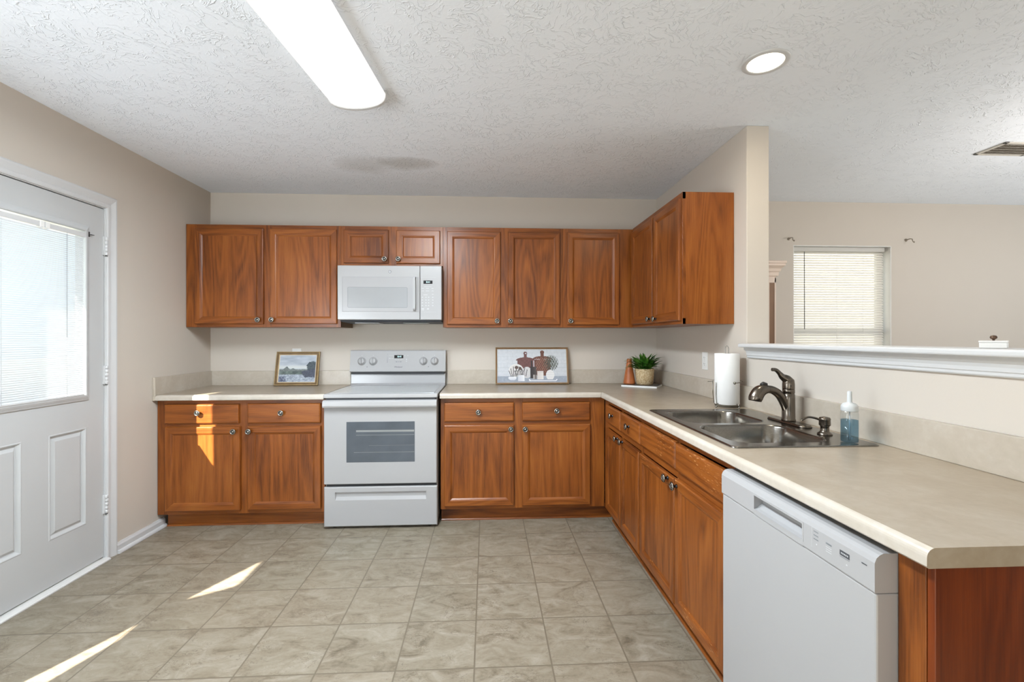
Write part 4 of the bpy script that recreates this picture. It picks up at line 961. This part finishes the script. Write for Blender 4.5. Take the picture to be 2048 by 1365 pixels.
def picture(name, label, loc, w, h, lean, fw, frame, lip, matw, nx, ny, fn, dep=0.016, rz=0.0):
    o = thing(name, label, 'picture', loc, rz); o.rotation_euler = (-lean, 0, rz)
    def R(o_, y): return [(-w/2+o_, y, o_), (w/2-o_, y, o_), (w/2-o_, y, h-o_), (-w/2+o_, y, h-o_)]
    mb = MB(); L = [R(0.002, 0.0), R(0, -0.002), R(0, -dep+0.003), R(0.003, -dep), R(fw*0.28, -dep), R(fw*0.42, -dep+0.004), R(fw*0.8, -dep+0.005), R(fw, -dep+0.008), R(fw, -0.004)]
    mb.loops(L, frame, smooth=False, mats=[frame, frame, lip, lip, frame, frame, lip, frame]); mb.face(R(0.002, 0.0), 'frame_walnut'); mb.build('frame', o)
    if matw:
        mb = MB(); mb.loops([R(fw-0.001, -0.0065), R(fw+matw, -0.0065)], 'mat_cream', smooth=False); mb.build('mat_border', o)
    print_mesh('print', o, w-2*(fw+matw), h-2*(fw+matw), nx, ny, fn, -0.006, fw+matw); return o
picture('framed_picture', 'small gold-framed misty landscape picture leaning left of the range', (0.708, -0.078, CT+0.001), 0.343, 0.274, 0.215, 0.026, 'frame_gold', 'frame_gold_light', 0.004, 110, 80, landscape)
picture('framed_picture', 'wide brown-framed kitchen still life picture leaning right of the range', (2.600, -0.080, CT+0.001), 0.602, 0.305, 0.200, 0.013, 'frame_walnut', 'frame_gold_light', 0.002, 190, 100, shelf_print, 0.020)

# ------------------------------------------------------------------ plant corner
tr = thing('tray', 'thin white-edged dark-topped tray under the potted plant in the corner', 'tray', (3.44, -0.285, CT), -0.56)
mb = MB(); mb.box(-0.135, 0.135, -0.095, 0.100, 0.0005, 0.014, 'tray_white', 0.0015); mb.build('tray_base', tr)
mb = MB(); mb.box(-0.133, 0.133, -0.093, 0.098, 0.0140, 0.0165, 'tray_dark', 0.0008); mb.build('tray_top', tr)
TZ = CT+0.0170
mb = MB(); mb.lathe([(0.044, 0.0), (0.047, 0.002), (0.047, 0.008), (0.040, 0.050), (0.030, 0.110), (0.0215, 0.165), (0.019, 0.195), (0.017, 0.198), (0.012, 0.190)], 'terracotta', 36)
co = mb.build('cone_vase', None, (3.362, -0.222, TZ)); tag(co, 'tapered orange-brown cone standing beside the woven plant pot', 'vase')
pp = thing('potted_plant', 'leafy green plant in a woven natural pot in the counter corner', 'plant', (3.468, -0.275, TZ))
mb = MB(); mb.lathe([(0.058, 0.0), (0.062, 0.003), (0.068, 0.060), (0.0725, 0.112), (0.0735, 0.122), (0.070, 0.124), (0.067, 0.112), (0.064, 0.095)], 'woven_fibre', 48, cap1=False); mb.build('pot', pp)
mb = MB(); mb.lathe([(0.066, 0.104), (0.03, 0.110), (0.002, 0.112)], 'soil', 24, cap0=False); mb.build('soil', pp)
mb = MB(); rnd = random.Random(11)
def leaf(az, el, L, wd, droop, m, base=(0, 0, 0.106)):
    d = Vector((math.cos(az), math.sin(az), 0)); side = Vector((-math.sin(az), math.cos(az), 0)); N = 9; rows = []
    for k in range(N+1):
        t_ = k/N; e = el-droop*t_*t_; 
        if k == 0: p = Vector(base); 
        else: p = p + (d*math.cos(e)+Vector((0, 0, math.sin(e))))*(L/N)
        wv_ = wd*(math.sin(math.pi*min(1, t_*0.93+0.07))**0.75)*(1-0.25*t_)
        up = (Vector((0, 0, math.cos(e)))-d*math.sin(e))
        rows.append([tuple(p-side*wv_+up*wv_*0.35), tuple(p), tuple(p+side*wv_+up*wv_*0.35)])
    mb.loops(rows, m, closed=False)
for k in range(150):
    az = rnd.uniform(0, 2*math.pi); q = rnd.random(); el = math.radians(30+55*q); rr = 0.045*rnd.random()
    leaf(az, el, rnd.uniform(0.085, 0.165)*(0.9+0.15*q), rnd.uniform(0.0095, 0.0165), rnd.uniform(0.3, 1.1), 'leaf_green', (rr*math.cos(az), rr*math.sin(az), 0.106))
for az, el, L, dr_ in ((3.25, 0.85, 0.20, 1.5), (3.5, 0.75, 0.22, 1.9), (3.0, 0.95, 0.20, 1.4), (-0.2, 0.95, 0.20, 0.9), (0.1, 0.8, 0.17, 0.7), (-0.35, 0.55, 0.15, 0.4), (2.9, 1.1, 0.17, 0.8), (0.5, 1.0, 0.17, 0.6)):
    leaf(az, el, L, 0.012, dr_, 'leaf_dry' if az in (3.25, 3.5) else 'leaf_green')
mb.build('leaves', pp, fix=False)

# small white box on the ledge
bxo = thing('lidded_box', 'small white lidded box with a round brown knob on the ledge', 'box', (3.722, -2.553, 1.2648), math.radians(38))
mb = MB(); mb.box(-0.029, 0.029, -0.029, 0.029, 0.0002, 0.017, 'ceramic_white', 0.002); mb.build('box_body', bxo)
mb = MB(); mb.box(-0.030, 0.030, -0.030, 0.030, 0.0172, 0.0225, 'ceramic_white', 0.001); ld = mb.build('lid', bxo)
mb = MB(); mb.lathe([(0.003, 0.0222), (0.003, 0.026), (0.0075, 0.029), (0.0085, 0.033), (0.0065, 0.037), (0.001, 0.0385)], 'knob_brown', 20); mb.build('lid_knob', ld)

# ------------------------------------------------------------------ hutch in the living room beyond the partition
hu = thing('hutch', 'tall pale wooden hutch with crown moulding half hidden behind the partition', 'cabinet', (3.80, 0, 0))
HX, HF = 0.655, -0.40
mb = MB(); mb.box(0.01, 0.03, HF+0.02, -0.01, 0, 1.80, 'hutch_pale'); mb.box(HX-0.02, HX, HF+0.02, -0.01, 0, 1.80, 'hutch_pale'); mb.box(0.01, HX, -0.03, -0.01, 0, 1.80, 'hutch_inner'); mb.box(0.01, HX, HF+0.02, -0.01, 0, 0.10, 'hutch_pale'); mb.box(0.01, HX, HF+0.02, -0.01, 1.74, 1.80, 'hutch_pale')
for z in (0.85, 1.25, 1.52): mb.box(0.03, HX-0.02, HF+0.06, -0.03, z, z+0.018, 'hutch_inner')
mb.build('case', hu)
mb = MB(); mb.box(0.01, HX, HF, HF+0.02, 0.0, 0.90, 'hutch_pale', 0.003); mb.box(HX-0.012, HX, HF, HF+0.02, 0.90, 1.76, 'hutch_pale', 0.002); mb.box(0.01, HX, HF, HF+0.02, 1.72, 1.78, 'hutch_pale', 0.002); mb.build('front_frame', hu)
mb = MB(); mb.box(HX-0.052, HX-0.012, HF+0.004, HF+0.02, 0.90, 1.72, 'hutch_inner'); mb.box(HX-0.072, HX-0.054, HF-0.004, HF+0.02, 0.90, 1.72, 'hutch_pale', 0.004); mb.box(0.01, HX-0.072, HF+0.008, HF+0.012, 0.92, 1.72, 'window_glass'); mb.build('glass_door', hu)
mb = MB(); cpf = [(0.0, 1.77), (0.012, 1.772), (0.014, 1.800), (0.022, 1.806), (0.026, 1.826), (0.040, 1.842), (0.046, 1.846), (0.046, 1.862), (0.052, 1.866), (0.052, 1.882), (0.0, 1.884)]
mb.loops([[(x+sx*o_, yb+sy*o_, z) for o_, z in cpf] for x, yb, sx, sy in ((0.0, -0.01, -1, 0), (0.0, HF, -1, -1), (HX, HF, 1, -1), (HX, -0.01, 1, 0))], 'hutch_pale', smooth=False)
mb.face([(-0.05, -0.01, 1.883), (-0.05, HF-0.05, 1.883), (HX+0.05, HF-0.05, 1.883), (HX+0.05, -0.01, 1.883)], 'hutch_pale'); mb.build('crown', hu)

# ------------------------------------------------------------------ ceiling fittings
fx = thing('ceiling_light', 'long white fluorescent ceiling light with a curved diffuser', 'light', (1.612, -1.60, H), math.radians(-5.0))
FL, FWd = 1.26, 0.138
def arc(hw, dep, y, n=18, z0=-0.018):
    pts = []
    for k in range(n+1):
        a = math.pi*k/n; pts.append((-hw*math.cos(a), y, z0-dep*math.sin(a)**0.72))
    return pts
mb = MB(); mb.box(-FWd+0.01, FWd-0.01, -FL+0.01, -0.01, -0.020, -0.0005, 'trim_white'); mb.build('housing', fx)
mb = MB(); mb.loops([arc(FWd, 0.066, -FL+0.016), arc(FWd, 0.066, -0.014)], 'lamp_diffuser', closed=False); mb.build('diffuser', fx)
for y0, y1 in ((-0.016, 0.0), (-FL, -FL+0.018)):
    mb = MB(); A = arc(FWd+0.003, 0.070, y0); B_ = arc(FWd+0.003, 0.070, y1)
    top = [(FWd+0.003, 0, -0.0005), (-FWd-0.003, 0, -0.0005)]
    mb.loops([A+[(x, y0, z) for x, _, z in top], B_+[(x, y1, z) for x, _, z in top]], 'trim_white', smooth=False, cap0=True, cap1=True); mb.build('end_cap', fx)
rl = thing('recessed_light', 'round lit recessed ceiling light over the sink', 'light', (3.412, -1.937, H))
mb = MB(); mb.lathe([(0.0930, 0.0), (0.0930, -0.003), (0.0900, -0.006), (0.0760, -0.0075), (0.0720, -0.006), (0.068, 0.030)], 'trim_white', 48, cap0=False, cap1=False); mb.build('trim_ring', rl)
mb = MB(); mb.lathe([(0.0715, -0.0045), (0.050, -0.0055), (0.001, -0.006)], 'bulb_glow', 40, cap0=False); mb.build('lens', rl)
vt = thing('ceiling_vent', 'rectangular ceiling air vent beyond the half wall', 'vent', (5.50, -1.145, H), 0)
mb = MB(); a, b = 0.165, 0.095
for q in ((-a, a, -b, -b+0.022), (-a, a, b-0.022, b), (-a, -a+0.022, -b, b), (a-0.022, a, -b, b)): mb.box(*q, -0.008, -0.0003, 'vent_white', 0.002)
mb.build('vent_frame', vt)
mb = MB(); mb.box(-a+0.02, a-0.02, -b+0.02, b-0.02, -0.0012, -0.0004, 'vent_shadow'); mb.build('duct_opening', vt)
mb = MB()
for k in range(9):
    y = -b+0.028+k*0.0172; mb.box(-a+0.02, a-0.02, y-0.007, y+0.007, -0.0065, -0.0055, 'vent_shadow' if k % 2 else 'vent_white', rot=(0.7, 'X'))
mb.build('louvers', vt)
lamp('fluorescent_glow', 'AREA', (1.665, -2.22, H-0.10), 62, (0.86, 0.94, 1.0), size=(0.25, 1.15), direction=(0, 0, -1)).rotation_euler = (0, 0, math.radians(-5))
lamp('recessed_spot', 'AREA', (3.412, -1.937, H-0.012), 4, (1.0, 0.88, 0.68), size=(0.12, 0.12), direction=(0, 0, -1))
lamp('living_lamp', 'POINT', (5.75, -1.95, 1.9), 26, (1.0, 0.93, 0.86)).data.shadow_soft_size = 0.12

# ------------------------------------------------------------------ outside: added eave and porch wall that cut the sun, yard, neighbour
mb = MB(); mb.box(-0.80, -0.14, -7.0, 0.5, 2.72, 2.81, 'exterior_white'); mb.box(-0.80, -0.78, -7.0, 0.5, 2.70, 2.72, 'exterior_white'); struct(mb.build('roof_sun_shade'))
mb = MB(); mb.box(-0.38, -0.141, -2.32, -2.20, -0.1, 2.6, 'siding'); struct(mb.build('wall_sun_shade'))
mb = MB(); mb.box(-30, 30, -30, 30, -0.30, -0.13, 'yard_ground'); struct(mb.build('ground'))
mb = MB(); mb.box(2.0, 10.0, 3.2, 3.6, -0.13, 5.0, 'siding'); struct(mb.build('wall_neighbour'))
